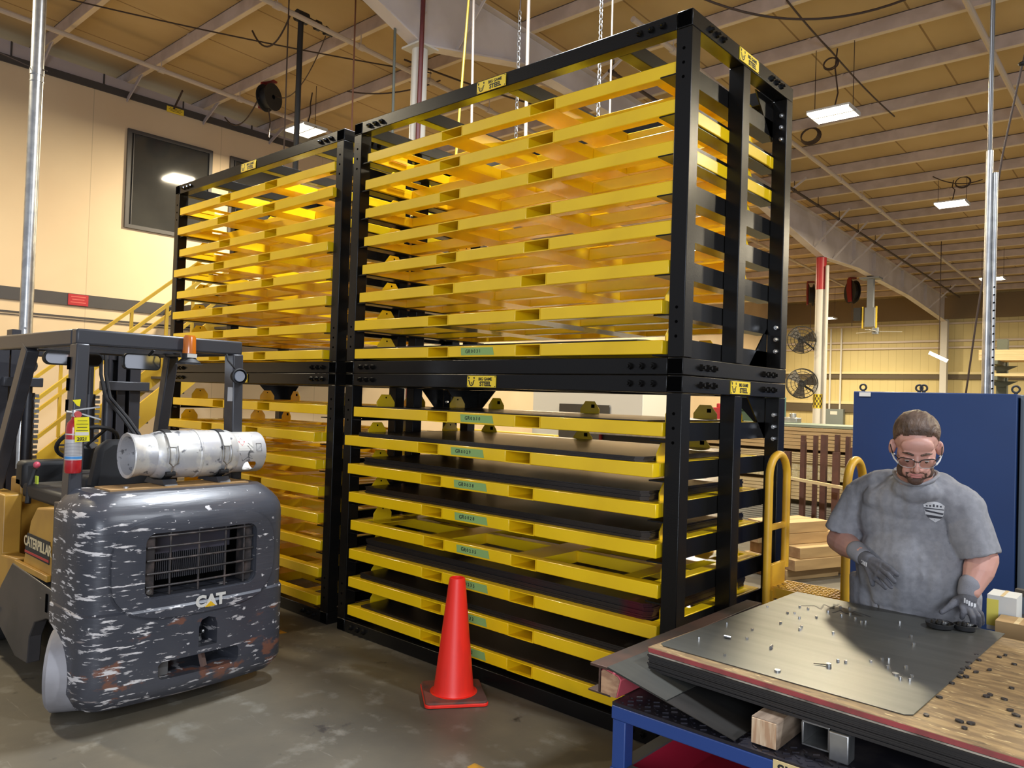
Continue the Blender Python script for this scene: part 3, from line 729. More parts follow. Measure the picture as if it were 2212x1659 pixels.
# overhead guard
G = M['fork_grey']; hz = 2.045
FB('guard_bar', MB(FO).box(-4.75, -4.67, 1.585, 2.585, hz - .045, hz + .045), G, .012)
for y in (1.585, 2.515): FB('guard_bar', MB(FO).box(-6.16, -4.75, y, y + .07, hz - .05, hz + .045), G, .012)
FB('guard_bar', MB(FO).box(-6.22, -6.14, 1.66, 2.52, hz - .04, hz + .035), G, .012)
for i in range(8): FB('guard_slat', MB(FO).box(-5.98 + .16 * i, -5.95 + .16 * i, 1.655, 2.515, hz - .03, hz + .03), G)
mb = MB(FO).bar((-4.715, 1.62, hz - .04), (-4.70, 1.60, 1.10), .07, .11, (1, 0, 0)); FB('guard_post', mb, G, .008)
mb = MB(FO).prism([(-4.76, 1.12), (-4.645, 1.12), (-4.685, .62), (-4.76, .62)], 'y', 1.535, 1.61); FB('guard_foot', mb, G, .006)
mb = MB(FO).bar((-4.715, 2.55, hz - .04), (-4.73, 2.58, 1.10), .07, .12, (1, 0, 0)); FB('guard_post', mb, G, .008)
mb = MB(FO).bar((-5.55, 1.62, hz - .04), (-6.14, 1.60, 1.02), .075, .11, (1, 0, 0)); FB('guard_post', mb, G, .008)
mb = MB(FO).bar((-5.62, 2.55, hz - .04), (-5.90, 2.57, 1.02), .075, .09, (1, 0, 0)); FB('guard_post', mb, G, .008)
mb = MB(FO).prism([(-4.76, 1.9), (-4.745, 1.9), (-4.745, 1.30), (-4.76, 1.30)], 'y', 1.575, 1.584)
for i in range(3): FB('post_slot', MB(FO).box(-4.772, -4.735, 1.5755, 1.5805, 1.62 + .12 * i, 1.69 + .12 * i), M['hole'])
# beacon
bc = FB('beacon', MB(FO).lathe([(.0, .115), (.03, .113), (.036, .1), (.039, .02), (.04, 0)], (-4.62, 2.205, 1.985), n=20), mat('amber', (.55, .14, .008), .25, spec=.6, coat=.5))
FB('beacon_base', MB(FO).lathe([(.041, .03), (.041, 0), (.07, -.025), (.07, -.032), (0, -.032)], (-4.62, 2.205, 1.957), n=20), M['black_matte'], par=bc)
FB('beacon_label', MB(FO).box(-4.582, -4.578, 2.175, 2.235, 1.962, 1.985), M['white_paint'], par=bc)
FB('beacon_bracket', MB(FO).box(-4.68, -4.55, 2.15, 2.26, 1.918, 1.925).bar((-4.66, 2.2, 1.95), (-4.72, 2.2, 2.03), .03, .02), G, par=bc)
# mirrors
mm_ = mat('mirror_glass', (.75, .76, .78), .06, 1.0)
mb = MB(FO); mb.prism(rrect(2.045, 2.285, 1.885, 1.99, .03), 'x', -5.22, -5.19); o = FB('rear_mirror', mb, M['black_matte'])
mb = MB(FO); mb.prism(rrect(2.053, 2.277, 1.892, 1.983, .026), 'x', -5.19, -5.187); FB('mirror_face', mb, mm_, par=o)
FB('mirror_arm', MB(FO).tube([(-5.21, 2.2, 1.97), (-5.15, 2.22, 2.02)], .01, 6), M['black_matte'], par=o)
mb = MB(FO); mb.prism(rrect(1.71, 2.075, 1.90, 1.995, .045), 'x', -5.64, -5.60); o = FB('rear_mirror', mb, M['black_matte'])
mb = MB(FO); mb.prism(rrect(1.72, 2.065, 1.91, 1.985, .037), 'x', -5.60, -5.597); FB('mirror_face', mb, mm_, par=o)
FB('mirror_arm', MB(FO).tube([(-5.62, 1.9, 1.99), (-5.60, 1.9, 2.03)], .01, 6), M['black_matte'], par=o)
# work lamp on the far post with its cable
o = FB('work_lamp', MB(FO).lathe([(.0, -.05), (.035, -.05), (.05, -.01), (.052, .01), (.045, .014)], (-4.63, 2.545, 1.862), Matrix(((0, 0, 1), (0, 1, 0), (-1, 0, 0))), 24), M['black_matte'])
FB('lamp_lens', MB(FO).lathe([(.0, .012), (.034, .012), (.036, .004)], (-4.63, 2.545, 1.862), Matrix(((0, 0, 1), (0, 1, 0), (-1, 0, 0))), 24), mat('lens', (.25, .27, .32), .15), par=o)
FB('lamp_cable', MB(FO).tube([(-4.66, 2.54, 1.9), (-4.64, 2.50, 1.93), (-4.64, 2.47, 1.96), (-4.66, 2.47, 2.0)], .006, 6), M['rubber'], par=o)
FB('lamp_sticker', MB(FO).box(-4.668, -4.665, 2.49, 2.525, 1.70, 1.79), mat('grey_tape', (.35, .35, .36), .5))
# seat, wheel, levers
mb = MB(FO); mb.prism([(1.86, 1.12), (1.90, 1.38), (1.97, 1.43), (2.22, 1.43), (2.29, 1.38), (2.32, 1.12)], 'x', -5.24, -5.12); FB('seat_back', mb, M['rubber'], .03)
FB('seat_cushion', MB(FO).box(-5.65, -5.2, 1.86, 2.30, 1.10, 1.2), M['rubber'], .03)
R3 = Matrix.Rotation(math.radians(-38), 3, 'Y')
mb = MB(FO).tube([V((-5.78, 2.06, 1.37)) + R3 @ V((.19 * math.cos(t), .19 * math.sin(t), 0)) for t in [2 * PI * i / 28 for i in range(28)]], .014, 8, True)
sw = FB('steering_wheel', mb, M['rubber'])
mb = MB(FO)
for t in (.4, 2.5, 4.6): mb.bar((-5.78, 2.06, 1.36), V((-5.78, 2.06, 1.37)) + R3 @ V((.18 * math.cos(t), .18 * math.sin(t), 0)), .02, .012)
FB('wheel_spokes', mb, M['black_matte'], par=sw)
FB('steering_column', MB(FO).cyl((-5.79, 2.06, 1.36), (-6.05, 2.06, .9), .06, .09, n=14), M['black_matte'])
FB('dash', MB(FO).box(-6.12, -5.95, 1.72, 2.45, 1.05, 1.24), M['black_matte'], .03)
mb = MB(FO).tube([(-5.62, 1.66, 1.0), (-5.66, 1.68, 1.12), (-5.64, 1.70, 1.22)], .018, 8); o = FB('brake_lever', mb, M['black_matte'])
FB('lever_knob', MB(FO).ball((-5.63, 1.705, 1.245), .022, 12), mat('pink_knob', (.6, .08, .12), .4), par=o)
FB('lever_tag', MB(FO).obox((-5.60, 1.70, 1.15), (.04, .01, .05)), mat('lime_tag', (.5, .6, .05), .5))
# mast
mk = mat('mast_steel', (.028, .028, .034), .4)
def chan(y0, y1, x0, x1, z0, z1, n='mast_rail'):
    mb = MB(FO); mb.box(x0, x1, y0, y0 + .014, z0, z1).box(x0, x0 + .014, y0 + .014, y1, z0, z1).box(x1 - .014, x1, y0 + .014, y1, z0, z1); FB(n, mb, mk, .003)
chan(1.70, 1.775, -6.72, -6.55, .12, 2.06); chan(1.79, 1.85, -6.70, -6.57, .15, 2.17)
chan(2.71, 2.64, -6.72, -6.55, .12, 2.06); chan(2.60, 2.55, -6.70, -6.57, .15, 2.17)
FB('mast_crosshead', MB(FO).box(-6.72, -6.60, 1.70, 2.72, 1.98, 2.07), mk, .006)
FB('mast_crosshead', MB(FO).box(-6.60, -6.50, 1.73, 1.99, 1.745, 1.815), M['fork_grey'], .006)
FB('mast_crosshead', MB(FO).box(-6.60, -6.50, 2.42, 2.78, 1.735, 1.81), M['fork_grey'], .006)
FB('mast_crosshead', MB(FO).box(-6.70, -6.60, 1.75, 2.70, .45, .6), mk, .006)
for y in (1.93, 2.36, 2.50): FB('lift_cylinder', MB(FO).cyl((-6.62, y, .2), (-6.62, y, 1.70), .042, n=16).cyl((-6.62, y, 1.70), (-6.62, y, 2.05), .024, n=12), mk)
for y in (1.965, 2.395):
    mb = MB(FO)
    for i in range(30): mb.box(-6.56, -6.545, y - .018 + .004 * (i % 2), y + .018 - .004 * (i % 2), .55 + .0385 * i, .575 + .0385 * i)
    FB('lift_chain', mb, M['galv'])
FB('side_plate', MB(FO).box(-6.66, -6.64, 2.50, 2.72, 1.76, 2.1), M['fork_grey'])
for dy in (0, .035):
    FB('hydraulic_hose', MB(FO).tube([(-6.45, 2.37 + dy, 2.06), (-6.42, 2.365 + dy, 1.86), (-6.38, 2.39 + dy, 1.68), (-6.25, 2.48 + dy, 1.52), (-6.15, 2.53 + dy, 1.40), (-6.1, 2.55 + dy, 1.2)], .014, 8), M['rubber'])
FB('head_lamp', MB(FO).lathe([(0, -.05), (.05, -.04), (.055, .03), (0, .035)], (-6.42, 1.86, 1.90), Matrix(((0, 0, 1), (0, 1, 0), (-1, 0, 0))), 16), M['black_matte'])
FB('load_backrest', MB(FO).box(-6.95, -6.9, 1.7, 2.7, .2, 1.1), mk)
# straps and cradle for the gas tank
TC = V((-4.575, 0, 1.378)); TR = .142
def arc(y, r, a0, a1, n=18): return [(TC.x + r * math.cos(math.radians(a0 + (a1 - a0) * i / n)), y, TC.z + r * math.sin(math.radians(a0 + (a1 - a0) * i / n))) for i in range(n + 1)]
for y in (2.045, 2.375):
    mb = MB(FO); inn = arc(y - .02, TR + .003, 60, 240); out = arc(y - .02, TR + .007, 60, 240); n = len(inn)
    vs = inn + out + [(p[0], p[1] + .042, p[2]) for p in inn] + [(p[0], p[1] + .042, p[2]) for p in out]; fs = []
    for i in range(n - 1): fs += [(i, i + 1, n + i + 1, n + i), (2 * n + i, 3 * n + i, 3 * n + i + 1, 2 * n + i + 1), (n + i, n + i + 1, 3 * n + i + 1, 3 * n + i), (i, 2 * n + i, 2 * n + i + 1, i + 1)]
    mb.add(vs, fs, True); st = FB('tank_strap', mb, M['black_matte'])
    mb = MB(FO); a = arc(y - .022, TR + .009, 20, 60, 6)
    vs = a + [(p[0], p[1] + .052, p[2]) for p in a]; k = len(a); mb.add(vs, [(i, i + 1, k + i + 1, k + i) for i in range(k - 1)], True)
    a2 = [(p[0] + .004, p[1], p[2] + .002) for p in vs]; mb.add(a2, [(i, i + 1, k + i + 1, k + i) for i in range(k - 1)], True); FB('strap_latch', mb, M['white_paint'], par=st)
    mb = MB(FO); p0 = arc(y - .024, TR + .013, 22, -14, 6); p1 = arc(y + .024, TR + .013, -14, 22, 6)
    bot = arc(y, TR + .013, -18, -18, 1)[0]; mb.tube(p0 + [(bot[0], y, bot[2] - .012)] + p1, .004, 6); q = arc(y, TR + .013, -20, -42, 3); mb.tube(q, .005, 6); FB('strap_bail', mb, M['galv'], par=st)
    mb = MB(FO); c = arc(y, TR + .014, -42, -42, 1)[0]; mb.cyl((c[0], y - .026, c[2]), (c[0], y + .026, c[2]), .014, n=10)
    a = arc(y - .024, TR + .004, -45, -100, 8); vs = a + [(p[0], p[1] + .048, p[2]) for p in a] ; k = len(a); vs += [(p[0] + .003, p[1], p[2] - .003) for p in vs]
    mb.add(vs, [(i, i + 1, k + i + 1, k + i) for i in range(k - 1)] + [(2 * k + i, 2 * k + i + 1, 3 * k + i + 1, 3 * k + i) for i in range(k - 1)], True); FB('strap_hook', mb, M['black_matte'], par=st)
    FB('tank_cradle', MB(FO).prism([(TC.x - .14, 1.207), (TC.x + .13, 1.207), (TC.x + .10, 1.24), (TC.x, 1.232), (TC.x - .10, 1.24)], 'y', y - .04, y + .04), M['fork_grey'])

# ------------------------------------------------------------ gas tank lying on the truck
tk = thing('gas_cylinder', 'white-grey scuffed propane tank strapped on top of the forklift counterweight', 'gas tank', (TC.x, 2.22, TC.z))
my = Matrix(((1, 0, 0), (0, 0, 1), (0, -1, 0)))
mtk = mat('tank_aluminium', (.52, .52, .54), .38, .35, c2=(.60, .59, .56), scale=6, bump=.05, bscale=25)
layer(mtk, (.16, .16, .17), 16, (1, 1, 1), .58, .64, 8, seed=2); layer(mtk, (.70, .68, .62), 5, (1, 1, 1), .56, .62, 6, seed=9)
o3 = (TC.x, 0, TC.z)
TB = lambda n, mb, m=mtk, par=None: mb.build(n, m, par or tk)
mb = MB((TC.x, 2.22, TC.z)); r = TR
mb.lathe([(.0, 1.93), (.06, 1.932), (.105, 1.95), (.13, 1.985), (r, 2.03), (r, 2.215), (r + .004, 2.22), (r + .004, 2.23), (r, 2.235), (r, 2.43), (.13, 2.465), (.09, 2.49), (0, 2.50)], o3, my.inverted() if False else Matrix(((1, 0, 0), (0, 0, 1), (0, 1, 0))), 40)
TB('shell', mb)
mY = Matrix(((1, 0, 0), (0, 0, 1), (0, 1, 0)))
mb = MB((TC.x, 2.22, TC.z)); mb.lathe([(.120, 1.985), (.122, 1.955), (.116, 1.92), (.120, 1.89), (.128, 1.855), (.132, 1.845), (.129, 1.838), (.113, 1.845), (.108, 1.88), (.108, 1.96)], o3, mY, 40); TB('foot_ring', mb)
cl = MB((0, 0, 0)).lathe([(.128, 2.44), (.128, 2.645), (.124, 2.655), (.118, 2.65), (.118, 2.44), (.128, 2.44)], o3, mY, 48).build('collar', mtk)
cc = MB((0, 0, 0)); cc.prism([(TC.x + .02 + p[0], p[1]) for p in [(0, 0)]] + [(0, 0)] if False else rrect(2.51, 2.60, 1.27, 1.325, .022), 'x', TC.x - .2, TC.x + .2); cu = cc.build('cut', None)
bool_op(cl, [cu]); cl.data.transform(Matrix.Translation((-TC.x, -2.22, -TC.z))); cl.parent = tk
for p in cl.data.polygons: p.use_smooth = True
cl.data.set_sharp_from_angle(angle=math.radians(35))
TB('valve', MB((TC.x, 2.22, TC.z)).cyl((TC.x, 2.48, TC.z), (TC.x, 2.58, TC.z), .03, n=14).cyl((TC.x - .05, 2.56, TC.z), (TC.x + .05, 2.56, TC.z), .015, n=10), mat('brass', (.5, .36, .12), .35, .9))
def patch(y0, y1, a0, a1, r, n=6):
    vs = []; 
    for i in range(n + 1):
        t = math.radians(a0 + (a1 - a0) * i / n); vs += [(TC.x + r * math.cos(t), y0, TC.z + r * math.sin(t)), (TC.x + r * math.cos(t), y1, TC.z + r * math.sin(t))]
    return vs, [(2 * i, 2 * i + 1, 2 * i + 3, 2 * i + 2) for i in range(n)]
mb = MB((TC.x, 2.22, TC.z)); mb.add(*patch(2.465, 2.56, 8, 52, .1288)); lb = TB('hazard_label', mb, M['white_paint'])
mb = MB((TC.x, 2.22, TC.z)); rr_ = .1295
def dp(y, a): t = math.radians(a); return (TC.x + rr_ * math.cos(t), y, TC.z + rr_ * math.sin(t))
mb.add([dp(2.49, 22), dp(2.512, 34), dp(2.49, 46), dp(2.468, 34)], [(0, 1, 2, 3)]); TB('red_diamond', mb, mat('hazard_red', (.6, .01, .03), .4), lb)
mb = MB((TC.x, 2.22, TC.z))
for (y0, a0, y1, a1) in ((2.47, 2, 2.495, -22), (2.495, -22, 2.53, -8), (2.53, -8, 2.54, 10), (2.585, 28, 2.62, 28), (2.62, 28, 2.62, 6), (2.62, 6, 2.585, 6), (2.585, 6, 2.585, 28), (2.53, 30, 2.56, 16), (2.525, 22, 2.55, 8), (2.53, -12, 2.56, -14)):
    a, b = V(dp(y0, a0)), V(dp(y1, a1)); mb.tube([a, (a + b) / 2 * 1.0, b], .0012, 5)
TB('scribbles', mb, M['ink'], lb)

# ------------------------------------------------------------ fire extinguisher on the rear post
EX, EY = -4.615, 1.575
ex = thing('fire_extinguisher', 'red fire extinguisher with a yellow tag hanging on the forklift rear post', 'fire extinguisher', (EX, EY, 1.29))
mred = mat('extinguisher_red', (.42, .012, .018), .25, coat=.4)
mb = MB((EX, EY, 1.29)); mb.lathe([(.0, 1.29), (.038, 1.29), (.042, 1.30), (.042, 1.35)], (EX, EY, 0), n=24); mb.lathe([(.042, 1.49), (.042, 1.535), (.036, 1.565), (.018, 1.585), (.016, 1.60), (0, 1.60)], (EX, EY, 0), n=24); mb.lathe([(.0415, 1.34), (.0415, 1.50)], (EX, EY, 0), n=24)
body_ = mb.build('body', mred, ex)
mb = MB((EX, EY, 1.29)); mb.lathe([(.0424, 1.362), (.0424, 1.475)], (EX, EY, 0), n=24); lb = mb.build('body_label', mat('label_silver', (.50, .48, .47), .4), ex)
mb = MB((EX, EY, 1.29))
for i in range(9): mb.lathe([(.0427, 1.455 - .008 * i), (.0427, 1.452 - .008 * i)], (EX, EY, 0), n=24)
mb.build('print_lines', mat('print_grey', (.25, .25, .27), .6), lb)
mb = MB((EX, EY, 1.29)); mb.lathe([(.0428, 1.368), (.0428, 1.382)], (EX, EY, 0), n=24); mb.build('print_band', mat('print_blue', (.06, .25, .55), .5), lb)
mb = MB((EX, EY, 1.29)); mb.lathe([(.0428, 1.50), (.0428, 1.507)], (EX, EY, 0), n=24); mb.build('white_band', M['white_paint'], lb)
mb = MB((EX, EY, 1.29)); mb.cyl((EX, EY, 1.60), (EX, EY, 1.635), .02, n=12); mb.bar((EX, EY, 1.635), (EX + .03, EY + .115, 1.655), .022, .008); mb.bar((EX, EY, 1.625), (EX + .035, EY + .12, 1.585), .022, .008); mb.cyl((EX, EY - .01, 1.62), (EX, EY - .045, 1.625), .009, n=8)
mb.build('handle', M['galv'], ex)
mb = MB((EX, EY, 1.29)); mb.cyl((EX + .02, EY + .004, 1.612), (EX + .036, EY + .004, 1.612), .018, n=16); mb.build('gauge', mat('gauge_red', (.5, .08, .08), .4), ex)
o = MB((EX, EY, 1.29)).obox((EX + .046, EY + .022, 1.53), (.003, .075, .135), Matrix.Rotation(.06, 3, 'X')).build('inspection_tag', mat('tag_yellow', (.80, .70, .01), .5), ex)
mb = MB((EX, EY, 1.29))
for i, w in enumerate((.05, .06, .05, .06)): mb.obox((EX + .0485, EY + .022, 1.578 - .018 * i), (.001, w, .003))
mb.mesh(text_data('2021', .026, .0008, .0005), face_m((EX + .0482, EY + .024, 1.478), (0, 1, 0), (0, 0, 1)))
mb.build('tag_print', M['ink'], o)
MB((EX, EY, 1.29)).obox((EX + .0484, EY + .022, 1.507), (.001, .068, .018)).build('tag_stripe', M['white_paint'], o)
MB((EX, EY, 1.29)).prism([(EY - .02, 1.69), (EY + .022, 1.695), (EY + .018, 1.655), (EY + .004, 1.66)], 'x', EX + .008, EX + .012).build('seal_flag', mat('tag_yellow2', (.80, .70, .01), .5), ex)
# ------------------------------------------------------------ traffic cone
CX, CY = -3.275, 3.245
cn = thing('traffic_cone', 'red-orange traffic cone standing on the floor before the right rack', 'traffic cone', (CX, CY, 0), math.radians(52.6))
mb = MB(); mb.lathe([(.155, .032), (.125, .036), (.117, .06), (.052, .66), (.046, .70), (.041, .703), (.041, .66), (.10, .06)], (0, 0, 0), n=48); mb.build('cone_body', M['cone'], cn)
mb = MB(); mb.prism(rrect(-.18, .18, -.18, .18, .03), 'z', .006, .034); mb.build('cone_base', M['dirt'], cn, .006)
mb = MB(); mb.prism(rrect(-.184, .184, -.184, .184, .032), 'z', .003, .022); mb.build('base_rim', M['cone'], cn, .004)
# ------------------------------------------------------------ blue cart
ct = thing('shop_cart', 'blue steel cart carrying the pile of sheets in front of the man', 'cart', (-.3, 3.0, 0))
o = ct.location; cx0, cx1, cy0, cy1 = -1.578, .95, 2.372, 3.62
mck = mat('checker_plate', (.035, .032, .042), .4, .6, c2=(.09, .075, .075), scale=9, lo=.5, hi=.7)
CB = lambda n, mb, m=M['cart_blue'], bev=.004: mb.build(n, m, ct, bev)
CB('deck_plate', MB(o).box(cx0 + .002, cx1, cy0 + .002, cy1, .678, .689), mck, 0)
mb = MB(o)
for i in range(34):
    for j in range(4):
        x = cx0 + .03 + i * .036 + (.018 if j % 2 else 0); y = cy0 + .022 + j * .03
        a = .7 if (i + j) % 2 else -.7; mb.bar((x - .011 * math.cos(a), y - .011 * math.sin(a), .690), (x + .011 * math.cos(a), y + .011 * math.sin(a), .690), .007, .004)
CB('tread_pattern', mb, mck, 0)
for y in (cy0, cy1 - .05): CB('deck_rail', MB(o).box(cx0, cx1, y, y + .05, .628, .677))
for x in (cx0, cx1 - .05): CB('deck_rail', MB(o).box(x, x + .05, cy0 + .05, cy1 - .05, .628, .677))
for x in (cx0 + .004, cx1 - .06):
    for y in (cy0 + .004, cy1 - .06): CB('corner_post', MB(o).box(x, x + .055, y, y + .055, .12, .627))
mredp = mat('cart_red', (.42, .015, .04), .45)
CB('bin_floor', MB(o).box(cx0 + .01, cx1 - .01, cy0 + .01, cy1 - .01, .24, .25), mredp, 0)
for a in ((cx0 + .004, cx1 - .004, cy0 - .002, cy0 + .004), (cx0 + .004, cx1 - .004, cy1 - .004, cy1)): CB('bin_side', MB(o).box(*a, .14, .455))
for a in ((cx0, cx0 + .005, cy0, cy1), (cx1 - .005, cx1, cy0, cy1)): CB('bin_side', MB(o).box(*a, .14, .455))
mrim = mat('bin_rim', (.10, .095, .09), .5, .3)
for a in ((cx0 + .06, cx1 - .06, cy0 + .004, cy0 + .05), (cx0 + .06, cx1 - .06, cy1 - .05, cy1 - .004)): CB('bin_rim', MB(o).box(*a, .455, .463), mrim, 0)
for a in ((cx0 + .005, cx0 + .055, cy0 + .06, cy1 - .06), (cx1 - .05, cx1 - .005, cy0 + .06, cy1 - .06)): CB('bin_rim', MB(o).box(*a, .455, .463), mrim, 0)
for x in (cx0 + .006, ): CB('bin_lining', MB(o).box(x, x + .004, cy0 + .05, cy1 - .05, .25, .454), mredp, 0)
for x in (cx0 + .25, cx1 - .25):
    for y in (cy0 + .15, cy1 - .15):
        w = MB(o).cyl((x, y - .025, .0705), (x, y + .025, .0705), .07, n=24).build('caster', M['rubber'], ct)
        MB(o).box(x - .03, x + .03, y - .04, y + .04, .125, .14).build('caster_plate', M['galv'], w)
cd_ = MB(o).box(-.972, -.80, cy0 - .004, cy0 - .002, .60, .684).build('card', mat('card_paper', (.62, .47, .22), .7), ct)
MB(o).mesh(text_data('SL', .05, .001, .0004), face_m((-.935, cy0 - .0046, .655), (1, 0, 0), (0, 0, 1))).build('card_writing', M['ink'], cd_)
# things on the cart deck
ib = MB((-1.64, 3.0, .69)).box(-1.682, -1.605, 2.378, 3.72, .792, .803).box(-1.655, -1.648, 2.395, 3.72, .698, .792).box(-1.700, -1.60, 2.395, 3.72, .690, .698).build('steel_beam', mat('rusty_beam', (.055, .042, .036), .5, .5, c2=(.10, .055, .04), scale=5), None, .002)
tag(ib, 'dark rusty steel beam lying along the left edge of the cart', 'beam')
mblk = mat('end_grain', (.45, .27, .15), .7, c2=(.30, .16, .09), scale=18, stretch=(1, 1, 3)); mpink = mat('pink_paint', (.62, .11, .13), .6, c2=(.50, .08, .10), scale=8)
bk = thing('timber_block', 'short pink-painted timber block under the steel beam on the cart corner', 'wood block', (-1.60, 2.55, .69))
mb = MB(bk.location); mb.prism([(-1.645, .6915), (-1.575, .6915), (-1.558, .762), (-1.572, .776), (-1.632, .788), (-1.645, .78)], 'y', 2.40, 2.78); mb.build('painted_body', mpink, bk, .003)
mb = MB(bk.location); mb.prism([(-1.643, .694), (-1.577, .694), (-1.562, .760), (-1.573, .772), (-1.631, .784), (-1.643, .777)], 'y', 2.396, 2.3995); mb.build('sawn_end', mblk, bk)
bk = thing('timber_block', 'square weathered timber block under the middle of the sheet pile', 'wood block', (-1.02, 2.6, .69))
mend = mat('end_grain_pale', (.62, .46, .30), .7, c2=(.42, .25, .14), scale=14, stretch=(6, 1, .6), lo=.4, hi=.6); mwd = mat('weathered_timber', (.27, .20, .14), .75, c2=(.12, .08, .05), scale=6, stretch=(4, .6, 4))
MB(bk.location).box(-1.066, -.978, 2.412, 2.95, .692, .779).build('timber_body', mwd, bk, .004)
MB(bk.location).box(-1.062, -.982, 2.408, 2.4115, .696, .775).build('sawn_end', mend, bk)
tb = MB((-.89, 2.9, .70)); w = .006; a, b, z0, z1 = -.935, -.848, .700, .779
tb.box(a, b, 2.50, 3.5, z0, z0 + w).box(a, b, 2.50, 3.5, z1 - w, z1).box(a, a + w, 2.50, 3.5, z0 + w, z1 - w).box(b - w, b, 2.50, 3.5, z0 + w, z1 - w)
tag(tb.build('steel_tube', M['galv'], None, .002), 'open-ended square steel tube under the sheet pile', 'tube')
tag(MB((-.81, 2.5, .69)).box(-.842, -.782, 2.475, 2.535, .6905, .779).build('steel_upright', M['galv'], None, .004), 'short upright square steel post under the sheet pile', 'post')
tag(MB((-.2, 2.6, .69)).box(-.30, -.20, 2.55, 3.5, .692, .779).build('timber_block', mwd, None, .004), 'timber block under the sheet pile beyond the steel post', 'wood block')
# two loose sheets leaning from the beam down to the deck
def lean(x1, lab, m, dz, y0):
    a = -1.598; za = .8045 + dz; zb = .8045 - .212 * (x1 - a) + dz; zb = max(zb, .6965 + dz)
    mb = MB(((a + x1) / 2, 3.0, .75)); t = .0022
    mb.add([(a, y0, za), (x1, y0, zb), (x1 + .02, 3.5, zb), (a + .02, 3.5, za), (a, y0, za + t), (x1, y0, zb + t), (x1 + .02, 3.5, zb + t), (a + .02, 3.5, za + t)],
           [(0, 1, 2, 3), (4, 5, 6, 7), (0, 1, 5, 4), (1, 2, 6, 5), (2, 3, 7, 6), (3, 0, 4, 7)])
    tag(mb.build('loose_sheet', m), lab, 'sheet')
lean(-1.10, 'long loose steel sheet leaning from the beam down onto the cart deck', M['steel'], 0, 2.366)
lean(-1.352, 'short loose steel sheet lying on the leaning sheet at the cart corner', M['steel_bright'], .003, 2.368)
# pile of steel sheets with the chipboard and the bare top sheet
ST = math.radians(-3.1); SO = V((-1.523, 2.520, 0))
def on_pile(u, v, z): return V((SO.x + u * math.cos(ST) - v * math.sin(ST), SO.y + u * math.sin(ST) + v * math.cos(ST), z))
zs = .7825; n = 11; th = (.8475 - zs) / n
mlt = mat('light_edge', (.42, .36, .28), .5, c2=(.12, .10, .08), scale=3, stretch=(2, 1, 1), lo=.45, hi=.6)
for i in range(n):
    j = on_pile(random.uniform(0, .006), random.uniform(-.003, .004), zs + th * i)
    mb = MB(); mb.box(0, 2.44, 0, 1.235, 0, th - .0007)
    ob = mb.build('steel_sheet', mlt if i == n - 1 else M['steel_edge']); ob.location = j; ob.rotation_euler = (0, 0, ST)
    tag(ob, 'pale-edged top steel sheet of the pile right under the chipboard' if i == n - 1 else 'dark steel sheet in the thick pile on the blue cart', 'sheet', 'steel sheets piled on the cart')
mosb = mat('chipboard', (.15, .09, .035), .65, c2=(.26, .165, .065), scale=9, stretch=(1, 4, 1), lo=.42, hi=.62, detail=6)
layer(mosb, (.09, .055, .022), 7, (1, 5, 1), .58, .66, 6, seed=3); layer(mosb, (.50, .37, .17), 16, (1, 4.5, 1), .60, .68, 5, seed=8)
ob = thing('chipboard_sheet', 'brown strand chipboard sheet with red edges under the bare steel sheet', 'board', on_pile(0, 0, .8485), ST)
MB().box(0, 2.44, .0, 1.25, 0, .0185).build('board', mosb, ob, .002)
mrede = mat('red_edge', (.33, .055, .055), .65, c2=(.22, .05, .045), scale=12, stretch=(1, 1, 1))
MB().box(.004, 2.43, -.0012, 0, .001, .0165).build('painted_edge', mrede, ob); MB().box(-.0012, 0, .004, 1.24, .001, .010).build('painted_edge', mrede, ob)
sh = MB(); sh.prism([(0, .02), (.02, 0), (.86, 0), (.88, .02), (.88, 1.24), (0, 1.24)], 'z', 0, .003)
sh = sh.build('steel_sheet', M['steel_bright']); sh.location = (-1.505, 2.566, .8677); sh.rotation_euler = (0, 0, math.radians(-1.9))
tag(sh, 'bare shiny steel sheet the man works on, strewn with small slugs', 'sheet')
# slugs
sl = [(-1.355, 2.831), (-1.267, 2.627), (-1.334, 3.006), (-1.296, 2.875), (-1.186, 2.845), (-1.336, 3.371), (-1.311, 3.387), (-1.293, 3.192), (-1.209, 3.202), (-1.2, 3.16), (-1.268, 3.331), (-1.22, 3.397), (-1.296, 3.504), (-1.337, 3.513), (-1.066, 2.614), (-1.085, 3.213), (-1.218, 3.531), (-1.156, 3.519), (-1.135, 3.569), (-1.205, 3.656), (-1.17, 3.667), (-1.094, 3.511), (-1.057, 3.473), (-1.046, 3.49), (-0.939, 3.596), (-0.847, 3.409), (-0.811, 3.302), (-0.953, 2.877), (-0.929, 2.885), (-0.866, 2.959), (-0.844, 3.017), (-0.827, 3.035), (-0.804, 2.943), (-0.757, 2.99), (-0.764, 2.888), (-0.74, 2.852), (-0.716, 2.901), (-0.712, 2.859), (-1.44, 3.399), (-1.43, 2.74), (-1.445, 3.009)]
pr = None
for i, (x, y) in enumerate(sl):
    kind = 2 if i in (4, 0) else (1 if i in (14, 34) else 0)
    if kind == 0: mb = MB().cyl((0, 0, 0), (0, 0, .009), .0055, n=10)
    elif kind == 1: mb = MB().cyl((0, 0, 0), (0, 0, .006), .011, n=14)
    else: mb = MB().cyl((-.014, 0, .0055), (.014, 0, .0055), .0055, n=10)
    if kind == 0:
        if pr is None: pr = mb.build('steel_slug', M['zinc']); q = pr
        else: q = dup(pr)
    else: q = mb.build('steel_slug', M['zinc'])
    q.location = (x, y, .8710); q.rotation_euler = (0, 0, random.uniform(0, 6))
    tag(q, 'small shiny punched slug lying on the bare steel sheet', 'metal slug', 'slugs on the bare steel sheet')
